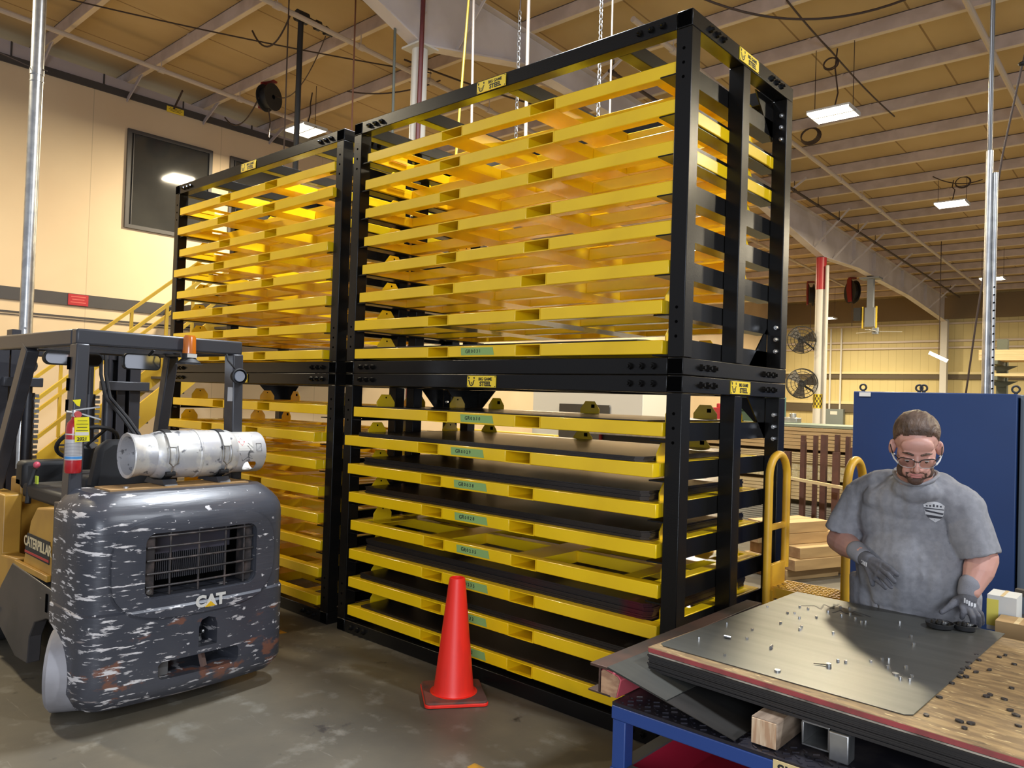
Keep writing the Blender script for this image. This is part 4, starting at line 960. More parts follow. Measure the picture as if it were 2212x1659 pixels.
q = MB().tube([(-.05, 0, .003), (-.02, .004, .004), (0, .002, .005)], .002, 6).cyl((0, 0, 0), (.0, 0, .012), .009, n=12).build('steel_slug', M['zinc']); q.location = (-.957, 2.796, .871); q.rotation_euler = (0, 0, .25)
tag(q, 'punched slug with a curved tail in the middle of the bare sheet', 'metal slug')
so = [(-.604, 2.776), (-.496, 2.9), (-.49, 2.925), (-.449, 2.914), (-.419, 2.822), (-.596, 2.584), (-.513, 2.608), (-.485, 2.615), (-.491, 2.562), (-.399, 2.789), (-.61, 3.363), (-.53, 3.444), (-.542, 3.398), (-.61, 3.235), (-.54, 3.204), (-.60, 3.17), (-.610, 3.136), (-.606, 3.09), (-.60, 3.04), (-.585, 3.06), (-.57, 3.14), (-.59, 3.30), (-.487, 3.346), (-.605, 2.95), (-.45, 3.05), (-.38, 2.70)]
pr = None
for i, (x, y) in enumerate(so):
    if pr is None: pr = q = MB().cyl((0, 0, 0), (0, 0, .005), .010, n=12).build('dark_slug', M['steel'])
    else: q = dup(pr)
    q.location = (x, y, .8677); q.rotation_euler = (0, 0, i); q.scale = (random.uniform(.7, 1.3), random.uniform(.6, 1), 1)
    tag(q, 'dark flat punched slug lying on the chipboard', 'metal slug', 'slugs on the chipboard')
def heap(c, r, lab):
    t = thing('slug_tray', lab, 'parts tray', c)
    mb = MB().lathe([(0, .004), (r * .9, .004), (r, .022), (r * .96, .023), (r * .86, .007)], (0, 0, 0), n=28); mb.build('dish', M['black_matte'], t)
    for i in range(7):
        a = i * 2.4; rr = r * .55 * math.sqrt(i / 7); MB().cyl((rr * math.cos(a), rr * math.sin(a), .008 + .006 * (i % 3)), (rr * math.cos(a) + .004, rr * math.sin(a), .022 + .006 * (i % 3)), .013, n=12).build('washer', M['zinc'] if i % 2 else M['steel'], t)
heap((-.80, 3.655, .871), .055, 'dark dish of shiny washers beside the gloved hand on the sheet'); heap((-.715, 3.70, .871), .045, 'second dark dish of washers under the gloved hand at the sheet corner')
M['paint_mark'] = mat('marker', (.015, .015, .018), .5)
def scrawl(pts, lab):
    c = V((*pts[0], .871)); mb = MB(c)
    for a, b in zip(pts[:-1], pts[1:]): mb.bar((*a, .8711), (*b, .8711), .008, .0008)
    tag(mb.build('marker_scrawl', M['paint_mark']), lab, 'marking')
scrawl([(-1.345, 3.55), (-1.30, 3.60), (-1.26, 3.56), (-1.28, 3.66), (-1.22, 3.61), (-1.25, 3.70), (-1.19, 3.66)], 'black marker scribble at the far left end of the bare sheet')
scrawl([(-1.20, 3.54), (-1.19, 3.61), (-1.15, 3.57), (-1.14, 3.64), (-1.09, 3.62), (-1.06, 3.60)], 'black marker scribble at the back of the sheet nearest the man')
scrawl([(-1.235, 3.60), (-1.235, 3.72)], 'straight black line drawn on the back of the bare sheet')
# ------------------------------------------------------------ yellow step platform with two hoop rails
M['step_yellow'] = mat('step_yellow', (.66, .36, .02), .45, c2=(.55, .29, .02), scale=6)
sp = thing('step_platform', 'yellow step platform with hoop handrails between the rack and the cabinet', 'step stool', (-1.66, 4.6, 0))
o = sp.location; SB = lambda n, mb, m=M['step_yellow'], bev=0.0: mb.build(n, m, sp, bev)
for x in (-1.885, -1.44):
    pts = [(x, 4.43, .12), (x, 4.43, 1.36)] + [(x, 4.56 - .13 * math.cos(t), 1.36 + .13 * math.sin(t)) for t in [PI * i / 12 for i in range(1, 12)]] + [(x, 4.69, 1.36), (x, 4.69, .80)]
    SB('hoop_rail', MB(o).tube(pts, .0235, 12)); SB('rail_rung', MB(o).bar((x, 4.45, 1.06), (x, 4.67, 1.06), .022, .032))
    SB('rail_bracket', MB(o).box(x - .012, x + .012, 4.45, 4.67, .71, .84), M['step_yellow'], .003)
top = thing  # platform tread
mb = MB(o); mb.box(-1.86, -1.465, 4.44, 4.70, .655, .66).box(-1.86, -1.465, 4.44, 4.452, .66, .715).box(-1.86, -1.465, 4.69, 4.702, .66, .715).box(-1.872, -1.86, 4.44, 4.702, .655, .715).box(-1.465, -1.453, 4.44, 4.702, .655, .715)
SB('tread_frame', mb, M['step_yellow'], 0)
mb = MB(o)
for j in range(7):
    y = 4.47 + .033 * j
    for i in range(8):
        x = -1.835 + .048 * i + (.024 if j % 2 else 0)
        if x < -1.49: mb.bar((x - .018, y - .008, .716), (x + .018, y + .008, .716), .011, .006).bar((x - .018, y + .012, .716), (x + .018, y - .004, .716), .007, .006)
SB('tread_grating', mb)
SB('tread_shade', MB(o).box(-1.86, -1.465, 4.452, 4.69, .704, .712), mat('grating_shadow', (.20, .11, .015), .6))  # darker yellow sheet stands in for the shade below the grating
for x in (-1.86, -1.47):
    for y in (4.44, 4.72): SB('leg', MB(o).bar((x, y, .70), (x, y + (.05 if y > 4.6 else -.0), .06), .03, .03))
    SB('lower_step', MB(o).box(-1.86, -1.465, 4.38, 4.48, .36, .385)) if x < -1.5 else None
for x in (-1.88, -1.445):
    for y in (4.44, 4.77): SB('caster', MB(o).cyl((x - .012, y, .051), (x + .012, y, .051), .05, n=18), M['rubber'])
# ------------------------------------------------------------ blue machine cabinet
cb = thing('machine_cabinet', 'tall dark blue steel cabinet standing behind the man', 'cabinet', (-1.40, 6.3, 0))
o = cb.location
MB(o).box(-1.922, -.885, 6.0, 6.7, .04, 1.912).build('body', M['blue'], cb, .006)
MB(o).box(-1.90, -.90, 6.03, 6.68, .0, .04).build('plinth', M['black_matte'], cb)
MB(o).box(-.872, -.2, 6.02, 6.7, .04, 1.905).build('side_panel', mat('slate_panel', (.075, .095, .12), .5), cb, .004)
for x in (-1.885, -1.50, -1.47, -.91, -.60): MB(o).tube([(x + .022 * math.cos(t), 6.1, 1.945 + .022 * math.sin(t)) for t in [2 * PI * i / 16 for i in range(16)]], .007, 8, True).cyl((x, 6.1, 1.912), (x, 6.1, 1.924), .012, n=10).build('lifting_eye', M['black_matte'], cb)
MB(o).box(-1.88, -1.80, 5.996, 6.0, 1.875, 1.905).build('nameplate', M['white_paint'], cb)
# bench with boxes behind the pile
bn = thing('workbench', 'low dark bench with boxes behind the right end of the sheet pile', 'bench', (-.15, 4.25, 0))
o = bn.location
MB(o).box(-.66, .5, 4.02, 4.6, .74, .785).build('bench_top', M['black_matte'], bn)
for x in (-.62, .42):
    for y in (4.06, 4.52): MB(o).box(x, x + .05, y, y + .05, 0, .74).build('leg', M['black_matte'], bn)
MB(o).bar((-.64, 4.40, .93), (.45, 4.30, .87), .04, .03).build('bench_rail', mat('rail_brown', (.06, .05, .04), .5), bn)
mcard = mat('cardboard', (.40, .25, .10), .75, c2=(.34, .21, .085), scale=4)
def carton(x0, x1, y0, y1, z0, z1, lab, m, rz=0, flaps=True):
    t = thing('carton', lab, 'box', ((x0 + x1) / 2, (y0 + y1) / 2, z0), rz); w, d, h = (x1 - x0) / 2, (y1 - y0) / 2, z1 - z0
    MB().box(-w, w, -d, d, 0, h).build('box_body', m, t)
    MB().box(-w * .12, w * .12, -d - .001, d + .001, h - .0005, h + .001).build('packing_tape', M['wood_pale'], t)
    return t
c_ = carton(-.715, -.60, 4.15, 4.30, .786, .945, 'white and yellow carton standing on the bench behind the glove', mat('carton_white', (.62, .62, .58), .6))
MB().box(-.0585, -.012, -.0765, -.0755, .02, .14).build('yellow_print', mat('print_yellow', (.72, .62, .10), .6), c_)
carton(-.655, -.50, 3.99, 4.13, .786, .868, 'brown cardboard carton on the bench, next to the white carton', mcard)
carton(-.47, -.30, 4.03, 4.18, .786, .90, 'open brown carton at the right edge of the bench', mcard, .3)
# ------------------------------------------------------------ timber, lumber bundles and the brown stake rack
mtb = mat('sawn_timber', (.50, .32, .13), .7, c2=(.40, .25, .10), scale=4, stretch=(1, .4, 3)); msawn = mat('sawn_end_brown', (.30, .18, .08), .75, c2=(.22, .12, .05), scale=12)
for lay in range(5):
    for i in range(3 if lay < 3 else 2):
        x = -3.36 + i * .20 + random.uniform(-.015, .015) - (0.10 if lay == 0 else 0); z = .002 + lay * .115
        t = thing('timber_block', 'sawn timber block in the %s layer of the pile behind the yellow step' % ('lowest', 'second', 'third', 'fourth', 'top')[lay], 'wood block', (x, 8.2, z), random.uniform(-.04, .04) - .35, 'timber blocks behind the step')
        y0 = random.uniform(-.06, .06)
        MB().box(-.092, .092, -.38 + y0, .38 + y0, 0, .112).build('timber', mtb, t, .004); MB().box(-.088, .088, -.383 + y0, -.38 + y0, .004, .108).build('sawn_end', msawn, t)
for lay in range(3):
    for i in range(2):
        t = thing('timber_block', 'sawn timber block of the low pile right of the stacked blocks', 'wood block', (-2.80 + i * .24, 9.0, .002 + lay * .13), -.2, 'low timber pile')
        MB().box(-.10, .10, -.4, .4, 0, .126).build('timber', mtb, t, .004)
def bundle(y, x0, x1, z0, nl, th, m, lab, grp, skew=0.0):
    for i in range(nl):
        e = random.uniform(-.05, .05)
        ob = MB(((x0 + x1) / 2, y, z0 + i * th)).box(x0 + e, x1 + e, y + random.uniform(-.012, .012), y + .9, z0 + i * th, z0 + (i + 1) * th - .006).build('lumber_board', m)
        tag(ob, ('top ' if i == nl - 1 else '') + lab, 'board', grp)
def bearer(y, x0, x1, z, h):
    ob = MB(((x0 + x1) / 2, y + .4, z)).box(x0, x1, y + .35, y + .45, z, z + h).build('lumber_bearer', msawn); tag(ob, 'dark bearer under the lumber bundle at height %.2f of the far pile' % z if False else 'dark wooden bearer between the stacked lumber bundles', 'bearer', 'bearers between lumber bundles')
mgl = mat('grey_lumber', (.46, .42, .33), .6, c2=(.30, .27, .20), scale=5, stretch=(.2, 1, 8))
bundle(11.0, -6.2, -3.0, .0, 12, .032, mgl, 'grey thin board of the lowest lumber bundle behind the brown stakes', 'lowest lumber bundle')
bearer(11, -6, -3.2, .41, .05)
bundle(11.0, -6.1, -2.9, .46, 5, .05, M['wood_pale'], 'pale board of the second lumber bundle behind the brown stakes', 'second lumber bundle')
bearer(11, -6, -3.2, .71, .05)
mo2 = mat('osb_edge', (.50, .39, .18), .7, c2=(.62, .52, .30), scale=30); bundle(11.05, -6.1, -2.8, .76, 2, .115, mo2, 'thick chipboard pack in the third lumber bundle', 'third lumber bundle')
bundle(11.0, -6.2, -2.7, .99, 5, .030, M['wood_pale'], 'pale thin board of the fourth lumber bundle', 'fourth lumber bundle')
bearer(11, -6, -3.2, 1.14, .04)
bundle(11.0, -6.4, -2.6, 1.18, 6, .052, M['wood'], 'long yellow board of the uppermost lumber bundle', 'uppermost lumber bundle')
bn2 = thing('work_table', 'long green-topped table on the lumber behind the stakes', 'table', (-4.6, 11.6, 1.495))
MB(bn2.location).box(-6.6, -2.6, 11.05, 12.3, 1.495, 1.53).build('table_top', mat('table_green', (.16, .20, .16), .5), bn2)
mst = mat('stake_brown', (.10, .045, .03), .55, .2, c2=(.14, .06, .04), scale=5)
def PX(x, y, Y):  # a stake given by its place along the pile
    return x
for i, (x, w, h, y) in enumerate([(-3.98, .075, 1.20, 9.9), (-3.86, .05, 1.41, 10.1), (-3.78, .06, 1.34, 9.9), (-3.70, .045, 1.42, 10.1), (-3.52, .07, 1.44, 9.9), (-3.46, .05, 1.44, 10.2), (-3.36, .045, 1.42, 10.3), (-3.30, .075, 1.24, 9.7), (-3.17, .06, 1.30, 9.9), (-3.08, .06, 1.30, 10.0)]):
    t = thing('steel_stake', ['first', 'second', 'third', 'fourth', 'fifth', 'sixth', 'seventh', 'eighth', 'ninth', 'tenth'][i] + ' brown steel stake from the left, standing before the lumber', 'stake', (x, y, 0), 0, 'brown stakes before the lumber')
    MB().box(-w / 2, w / 2, -.006, .006, 0, h).box(-w / 2, -w / 2 + .008, .006, .06, 0, h).box(w / 2 - .008, w / 2, .006, .06, 0, h).build('channel', mst, t)
    MB().box(-w / 2 - .03, w / 2 + .03, -.06, .10, 0, .012).build('foot_plate', mst, t)
tag(MB((-3.6, 9.6, .86)).bar((-4.02, 9.62, .90), (-3.12, 9.55, .83), .05, .035).build('wooden_rail', M['wood_pale']), 'pale wooden rail leaning across the brown stakes', 'rail')
# ------------------------------------------------------------ the man behind the table
from mathutils import noise
from mathutils.bvhtree import BVHTree
PO = V((-.97, 3.97, 0))
man = thing('person', 'man in a grey t-shirt, glasses and grey work gloves leaning over the steel sheet', 'person', PO)
def chain(mb, pts, n=14):
    """tapered limb: [(point, radius)]"""
    P_ = [V(p) for p, r in pts]; R_ = [r for p, r in pts]
    for p, r in zip(P_, R_): mb.ball(p, r, n)
    for i in range(len(P_) - 1): mb.cyl(P_[i], P_[i + 1], R_[i], R_[i + 1], n=n)
def fuse(mb, name, m, voxel, smooth=2, parent=None, fn=None):
    me = bpy.data.meshes.new(name); me.from_pydata([tuple(p) for p in mb.v], [], mb.f)
    bm = bmesh.new(); bm.from_mesh(me); bmesh.ops.remove_doubles(bm, verts=bm.verts, dist=1e-5); bmesh.ops.recalc_face_normals(bm, faces=bm.faces); bm.to_mesh(me); bm.free()
    ob = bpy.data.objects.new(name, me); COL.objects.link(ob)
    md = ob.modifiers.new('r', 'REMESH'); md.mode = 'VOXEL'; md.voxel_size = voxel; md.adaptivity = 0
    sm = ob.modifiers.new('s', 'SMOOTH'); sm.iterations = smooth; sm.factor = .5
    dg = bpy.context.evaluated_depsgraph_get(); dg.update(); me2 = bpy.data.meshes.new_from_object(ob.evaluated_get(dg)); me2.name = name
    ob.modifiers.clear(); ob.data = me2; bpy.data.meshes.remove(me)
    if fn:
        for v in me2.vertices: v.co = fn(v.co.copy(), v.normal.copy())
    for p in me2.polygons: p.use_smooth = True
    me2.materials.clear(); me2.materials.append(m)
    if parent: ob.parent = parent
    return ob
# head frame
HC = V((-.907, 3.655, 1.622)); HS = 1.15
fwd = V((.30, -.95, 0)).normalized(); pit = math.radians(27)
right = fwd.cross(V((0, 0, 1))).normalized() * -1   # towards the picture's right
right = V((-fwd.y, fwd.x, 0)) if V((-fwd.y, fwd.x, 0)).x > 0 else V((fwd.y, -fwd.x, 0))
hy = (fwd * math.cos(pit) - V((0, 0, 1)) * math.sin(pit)).normalized(); hx = right.normalized(); hz_ = hx.cross(hy).normalized()
if hz_.z < 0: hz_ = -hz_
HM = Matrix((hx, hy, hz_)).transposed()
H = lambda x, y, z: HC - PO + HM @ V((x * HS, y * HS, z * HS))
def hl(p): return (HM.transposed() @ (p + PO - HC)) / HS
mb = MB(PO * 0)
def hb(c, r, m=None): mb.ball(H(*c), tuple(a * HS for a in r), 18, HM if m is None else HM @ m)
hb((0, -.014, .046), (.077, .096, .086)); hb((0, .034, -.012), (.066, .060, .080)); hb((0, .032, -.070), (.058, .048, .048)); hb((0, .068, -.098), (.027, .022, .021))
for s in (-1, 1):
    hb((s * .040, .064, -.020), (.024, .022, .022)); hb((s * .044, .03, -.078), (.018, .034, .026)); hb((s * .026, .080, -.055), (.022, .018, .026))
    hb((s * .082, -.008, -.004), (.009, .019, .031), Matrix.Rotation(s * -.35, 3, 'Z')); hb((s * .078, -.004, -.008), (.012, .014, .022)); hb((s * .012, .099, -.040), (.0095, .010, .008))
    hb((s * .031, .077, -.004), (.017, .012, .010))
hb((0, .079, .022), (.050, .014, .012)); hb((0, .070, .045), (.056, .022, .034))
chain(mb, [(H(0, .087, .012), .0085 * HS), (H(0, .103, -.018), .0095 * HS), (H(0, .113, -.034), .0115 * HS)])
hb((0, .085, -.058), (.026, .014, .016)); hb((0, .096, -.0605), (.021, .0065, .0048)); hb((0, .0935, -.070), (.019, .0075, .0055))
w = lambda x, y, z: V((x, y, z)) - PO
# neck, core, arms, legs
chain(mb, [(w(-.960, 3.885, 1.40), .085), (w(-.945, 3.80, 1.48), .074), (w(-.925, 3.72, 1.56), .068)])
mb.ball(w(-.985, 3.93, 1.28), (.215, .12, .19), 18); mb.ball(w(-.975, 3.94, 1.04), (.225, .165, .23), 18); mb.ball(w(-.98, 3.98, .86), (.20, .14, .16), 18)
chain(mb, [(w(-1.18, 3.97, 1.35), .060), (w(-.80, 3.88, 1.36), .060)])
ELB1, ELB2 = w(-1.318, 3.955, 1.128), w(-.688, 3.875, 1.150)
chain(mb, [(w(-1.222, 3.97, 1.335), .058), (ELB1, .058)]); chain(mb, [(ELB1, .060), (ELB1.lerp(w(-1.150, 3.75, 1.11), .35), .060), (w(-1.150, 3.75, 1.110), .038)])
chain(mb, [(w(-.765, 3.87, 1.33), .058), (ELB2, .062)]); chain(mb, [(ELB2, .064), (ELB2.lerp(w(-.712, 3.79, 1.01), .35), .062), (w(-.712, 3.79, 1.02), .038)])
for x in (-1.085, -.875): chain(mb, [(w(x, 3.99, .84), .115), (w(x - .005, 3.98, .46), .075), (w(x, 4.03, .12), .052)])
mskin = mat('skin', (.55, .30, .235), .5, c2=(.48, .235, .18), scale=9, lo=.35, hi=.7, bump=.04, bscale=160)
mskin.node_tree.nodes['Principled BSDF'].inputs['Subsurface Weight'].default_value = .12
mskin.node_tree.nodes['Principled BSDF'].inputs['Subsurface Radius'].default_value = (.012, .005, .003)
bodyo = fuse(mb, 'body', mskin, .0048, 2, man)
bme = bodyo.data
def shell(name, cond, off, m, parent, nz=0.0, nscale=90):
    """a hair layer lifted off the skin where cond(local head point) > 0 (0..1 = thickness)"""
    val = {}
    for v in bme.vertices:
        p = hl(v.co)
        if p.length < .25: 
            c = cond(p)
            if c > 0: val[v.index] = c
    idx = {}; vs = []; fs = []
    for f in bme.polygons:
        if all(i in val for i in f.vertices):
            k = []
            for i in f.vertices:
                if i not in idx:
                    v = bme.vertices[i]; idx[i] = len(vs)
                    t = val[i]; n_ = noise.noise(V((hl(v.co).x * nscale, hl(v.co).y * nscale * .35, hl(v.co).z * nscale * .6))) if nz else 0
                    vs.append(v.co + v.normal * (off * t + nz * t * n_))
                k.append(idx[i])
            fs.append(k)
    me = bpy.data.meshes.new(name); me.from_pydata([tuple(p) for p in vs], [], fs)
    for p in me.polygons: p.use_smooth = True
    ob = bpy.data.objects.new(name, me); COL.objects.link(ob); me.materials.append(m); ob.parent = parent
    return ob
def sstep(a, b, x):
    t = max(0.0, min(1.0, (x - a) / (b - a))); return t * t * (3 - 2 * t)
def hairc(p):
    ax = abs(p.x)
    line = .062 - .25 * (ax - .0) ** 2 / .06 if p.y > .03 else None      # front hairline, receding at the temples
    hl_ = .078 + .010 * math.cos(p.x * 44) + .12 * max(0, ax - .045) if p.y > .05 else (.080 - (.05 - p.y) * 1.3 if p.y > .012 else (.010 if p.y > -.02 else -.062 + (.035 if p.y > -.05 else 0)))
    if ax > .070 and -.035 < p.y < .012: hl_ = .026
    c = (p.z - hl_) / .014
    if c <= 0: return 0
    return min(1, c) * (.35 + .65 * sstep(.03, .09, p.z)) * (1 + .9 * sstep(.0, .06, p.y) * sstep(.08, .11, p.z))
mhair = mat('hair_brown', (.060, .033, .020), .55, c2=(.11, .065, .042), scale=30, stretch=(1, .3, .6), bump=.6, bscale=140, bstretch=(1, .25, .5))
hair = shell('hair', hairc, .0085, mhair, man, .003)
def beardc(p):
    if p.y < -.005 or p.z > -.012: return 0
    ax = abs(p.x); c = 0
    chin = p.z < -.083 and p.y > .03
    jaw = ax > .040 and p.z < -.03 - .2 * (p.y) and p.y < .075
    must = -.055 < p.z < -.047 and ax < .028 and p.y > .07
    side = -.100 < p.z < -.05 and .026 < ax < .036 and p.y > .06
    soul = -.087 < p.z < -.078 and ax < .012
    if p.z < -.118 and p.y < .04: return 0
    return 1.0 if (chin or must or side or soul or jaw) else 0
beard = shell('beard', beardc, .0016, mat('beard_brown', (.075, .040, .026), .7, c2=(.20, .10, .07), scale=60, lo=.55, hi=.75), man, .0006, 400)
# eyes, brows, lips
for s in (-1, 1):
    e = MB().ball(H(s * .031, .0775, -.0055), .0125 * HS, 16, HM).build('eye', mat('eye_white', (.62, .58, .55), .2), man)
    MB().ball(H(s * .031, .0865, -.0105), (.0058 * HS, .0042 * HS, .0052 * HS), 12, HM).build('iris', mat('iris_brown', (.03, .018, .012), .15), e)
    mb = MB(); mb.ball(H(s * .031, .0785, -.001), (.0155 * HS, .0128 * HS, .0085 * HS), 16, HM @ Matrix.Rotation(.25, 3, 'X')); mb.build('eyelid', mskin, man)
    mb = MB(); chain(mb, [(H(s * .014, .0935, .020), .0042), (H(s * .030, .0925, .026), .0046), (H(s * .047, .079, .021), .003)], 10); mb.build('eyebrow', mhair, man)
mlip = mat('lips', (.48, .17, .15), .45)
MB().ball(H(0, .0985, -.0605), (.021 * HS, .0055 * HS, .0042 * HS), 16, HM).ball(H(0, .0965, -.0700), (.019 * HS, .006 * HS, .0052 * HS), 16, HM).build('lips', mlip, man)
# glasses
mfr = mat('frame_black', (.02, .016, .016), .3); mcl = mat('clear_plastic', (.6, .58, .55), .15)
gl = bpy.data.materials.new('lens_clear'); gl.use_nodes = True; gnt = gl.node_tree; gnt.nodes.clear()
g_o = nd(gnt, 'ShaderNodeOutputMaterial'); g_m = nd(gnt, 'ShaderNodeMixShader'); g_t = nd(gnt, 'ShaderNodeBsdfTransparent'); g_g = nd(gnt, 'ShaderNodeBsdfGlossy'); g_g.inputs['Roughness'].default_value = .03; g_f = nd(gnt, 'ShaderNodeFresnel'); g_f.inputs[0].default_value = 1.4
gnt.links.new(g_f.outputs[0], g_m.inputs[0]); gnt.links.new(g_t.outputs[0], g_m.inputs[1]); gnt.links.new(g_g.outputs[0], g_m.inputs[2]); gnt.links.new(g_m.outputs[0], g_o.inputs[0])
gl_t = None
mb = MB()
def lens(s):
    return [(s * .034 + .027 * math.copysign(abs(math.cos(t)) ** .7, math.cos(t)), -.006 + .019 * math.copysign(abs(math.sin(t)) ** .7, math.sin(t))) for t in [2 * PI * i / 28 for i in range(28)]]
def gy(x): return .112 - 4.2 * x * x
for s in (-1, 1):
    L_ = lens(s); up = [p for p in L_ if p[1] > -.002]
    up = sorted(up); mb.tube([H(x, gy(x), z) for x, z in up], .0022, 6)
mb.tube([H(-.009, gy(.009), .002), H(0, .115, .004), H(.009, gy(.009), .002)], .0024, 6)
for s in (-1, 1): mb.tube([H(s * .061, gy(.061), .004), H(s * .080, .06, .006), H(s * .088, -.005, .012)], .0022, 6)
glo = mb.build('glasses', mfr, man)
for s in (-1, 1):
    L_ = lens(s); MB().tube([H(x, gy(x), z) for x, z in L_], .0011, 6, True).build('lens_rim', mcl, glo)
    mb = MB(); vs = [H(x, gy(x), z) for x, z in L_]; mb.add(vs, [tuple(range(len(vs)))]); vs2 = [p + HM @ V((0, .0012, 0)) for p in vs]; mb.add(vs2, [tuple(range(len(vs)))]); mb.build('lens', gl, glo)
    MB().tube([H(s * .062, .094, -.016), H(s * .074, .07, -.012), H(s * .082, .045, -.002), H(s * .074, .072, .008)], .0035, 6).build('side_shield', mcl, glo)
# t-shirt
mb = MB()
mb.ball(w(-.985, 3.93, 1.27), (.245, .148, .205), 20); mb.ball(w(-.975, 3.93, 1.05), (.255, .192, .26), 20); mb.ball(w(-.978, 3.955, .93), (.252, .172, .22), 20)
mb.cyl(w(-.978, 3.96, .95), w(-.982, 3.97, .74), .10, .10, n=20)
for dx in (-.14, 0, .14): mb.cyl(w(-.98 + dx, 3.955, .98), w(-.985 + dx, 3.965, .745), .135 if dx else .165, .125 if dx else .16, n=20)
chain(mb, [(w(-1.205, 3.975, 1.365), .088), (w(-1.09, 3.925, 1.415), .085), (w(-.87, 3.88, 1.425), .085), (w(-.785, 3.88, 1.375), .088)])
mb.ball(w(-.955, 3.875, 1.435), (.135, .108, .070), 18)
mb.ball(w(-.975, 3.88, 1.36), (.21, .12, .11), 18)
mb.cyl(w(-1.215, 3.975, 1.375), w(-1.300, 3.945, 1.160), .084, .088, n=22); mb.cyl(w(-.775, 3.875, 1.375), w(-.698, 3.865, 1.155), .086, .090, n=22)
mb.ball(w(-1.225, 3.975, 1.345), .086, 16); mb.ball(w(-.762, 3.875, 1.345), .088, 16); mb.ball(w(-.938, 3.80, 1.425), (.105, .075, .066), 16)
def wrinkle(co, n):
    p = co + PO; a = noise.noise(V((p.x * 16, p.y * 8, p.z * 3.2))) ; b = noise.noise(V((p.x * 34 + 3, p.y * 16, p.z * 8 + 7))); c = noise.noise(V((p.x * 7, p.y * 6, p.z * 9 + 2)))
    k = .6 + .4 * sstep(1.5, 1.0, p.z)
    return co + n * (.015 * a + .0045 * b + .006 * c) * k
mshirt = mat('shirt_grey', (.235, .235, .25), .85, c2=(.20, .20, .215), scale=40, bump=.15, bscale=500)
shirt = fuse(mb, 'tshirt', mshirt, .0085, 4, man, wrinkle)
# neckline rib
ring = []
for i in range(30):
    t = 2 * PI * i / 30
    ring.append(w(-.943 + .088 * math.cos(t), 3.812 + .088 * math.sin(t), 1.492 + .030 * math.sin(t) - .006 * math.cos(t) + .008 * math.cos(2 * t)))
MB().tube(ring, .0085, 8, True).build('neck_rib', mshirt, shirt)
dgb = BVHTree.FromPolygons([v.co for v in shirt.data.vertices], [tuple(p.vertices) for p in shirt.data.polygons])
def on_shirt(x, z, lift=.0022):
    o_ = w(x, 3.2, z); hit = dgb.ray_cast(o_, V((0, 1, 0)))
    return (hit[0] + V((0, -lift, 0))) if hit[0] else o_ + V((0, .5, 0))
def decal(poly, lift):
    """small flat print that follows the cloth, cut in strips"""
    mb = MB(); x0 = min(p[0] for p in poly); x1 = max(p[0] for p in poly); N = 14; cols = []
    for i in range(N + 1):
        x = x0 + (x1 - x0) * i / N; zz = []
        for (ax, az), (bx, bz) in zip(poly, poly[1:] + poly[:1]):
            if (ax - x) * (bx - x) <= 0 and abs(ax - bx) > 1e-9: zz.append(az + (bz - az) * (x - ax) / (bx - ax))
        if len(zz) >= 2: cols.append((x, min(zz), max(zz)))
    K = 5; vs = [on_shirt(x, a + (b - a) * j / K, lift) for x, a, b in cols for j in range(K + 1)]
    fs = [(i * (K + 1) + j, (i + 1) * (K + 1) + j, (i + 1) * (K + 1) + j + 1, i * (K + 1) + j + 1) for i in range(len(cols) - 1) for j in range(K)]
    return mb.add(vs, fs, True)
lx, lz = -.860, 1.338; mprint = mat('print_white', (.55, .55, .56), .8); mdk = mat('print_dark', (.05, .05, .06), .8)
D = lambda pts: [(lx + x, lz + z) for x, z in pts]
sh_ = decal(D([(-.040, .030), (-.022, .042), (0, .046), (.022, .042), (.040, .030), (.036, -.010), (.018, -.036), (0, -.048), (-.018, -.036), (-.036, -.010)]), .0030).build('chest_print', mprint, shirt)
for pts in ([(-.037, .018), (.037, .014), (.037, .010), (-.037, .012)], [(-.036, .010), (-.01, .004), (.036, -.004), (.034, -.012), (-.012, -.004), (-.034, .000)], [(-.032, -.014), (.030, -.020), (.022, -.030), (-.024, -.028)], [(-.004, -.036), (.004, -.036), (0, -.043)]):
    decal(D(pts), .0042).build('print_stripe', mdk, sh_)
for x in (-.026, -.013, 0, .013, .026): decal(D([(x - .004, .034 - abs(x) * .2), (x + .003, .034 - abs(x) * .2), (x + .003, .022), (x - .004, .022)]), .0042).build('print_letter', mdk, sh_)
# trousers, boots
mb = MB(); mb.ball(w(-.98, 3.985, .84), (.215, .155, .15), 18)
for x in (-1.085, -.875): chain(mb, [(w(x, 3.99, .82), .128), (w(x - .005, 3.98, .46), .092), (w(x, 4.03, .14), .080)])
fuse(mb, 'trousers', mat('denim_dark', (.02, .024, .04), .85, bump=.2, bscale=300), .011, 3, man)
for x in (-1.085, -.875):
    mb = MB(); mb.ball(w(x, 3.96, .062), (.052, .135, .058), 16); mb.ball(w(x, 4.03, .12), (.055, .062, .11), 16); b_ = fuse(mb, 'boot', mat('boot_leather', (.06, .035, .02), .55), .009, 2, man)
    for v in b_.data.vertices: v.co.z = max(v.co.z, .001)
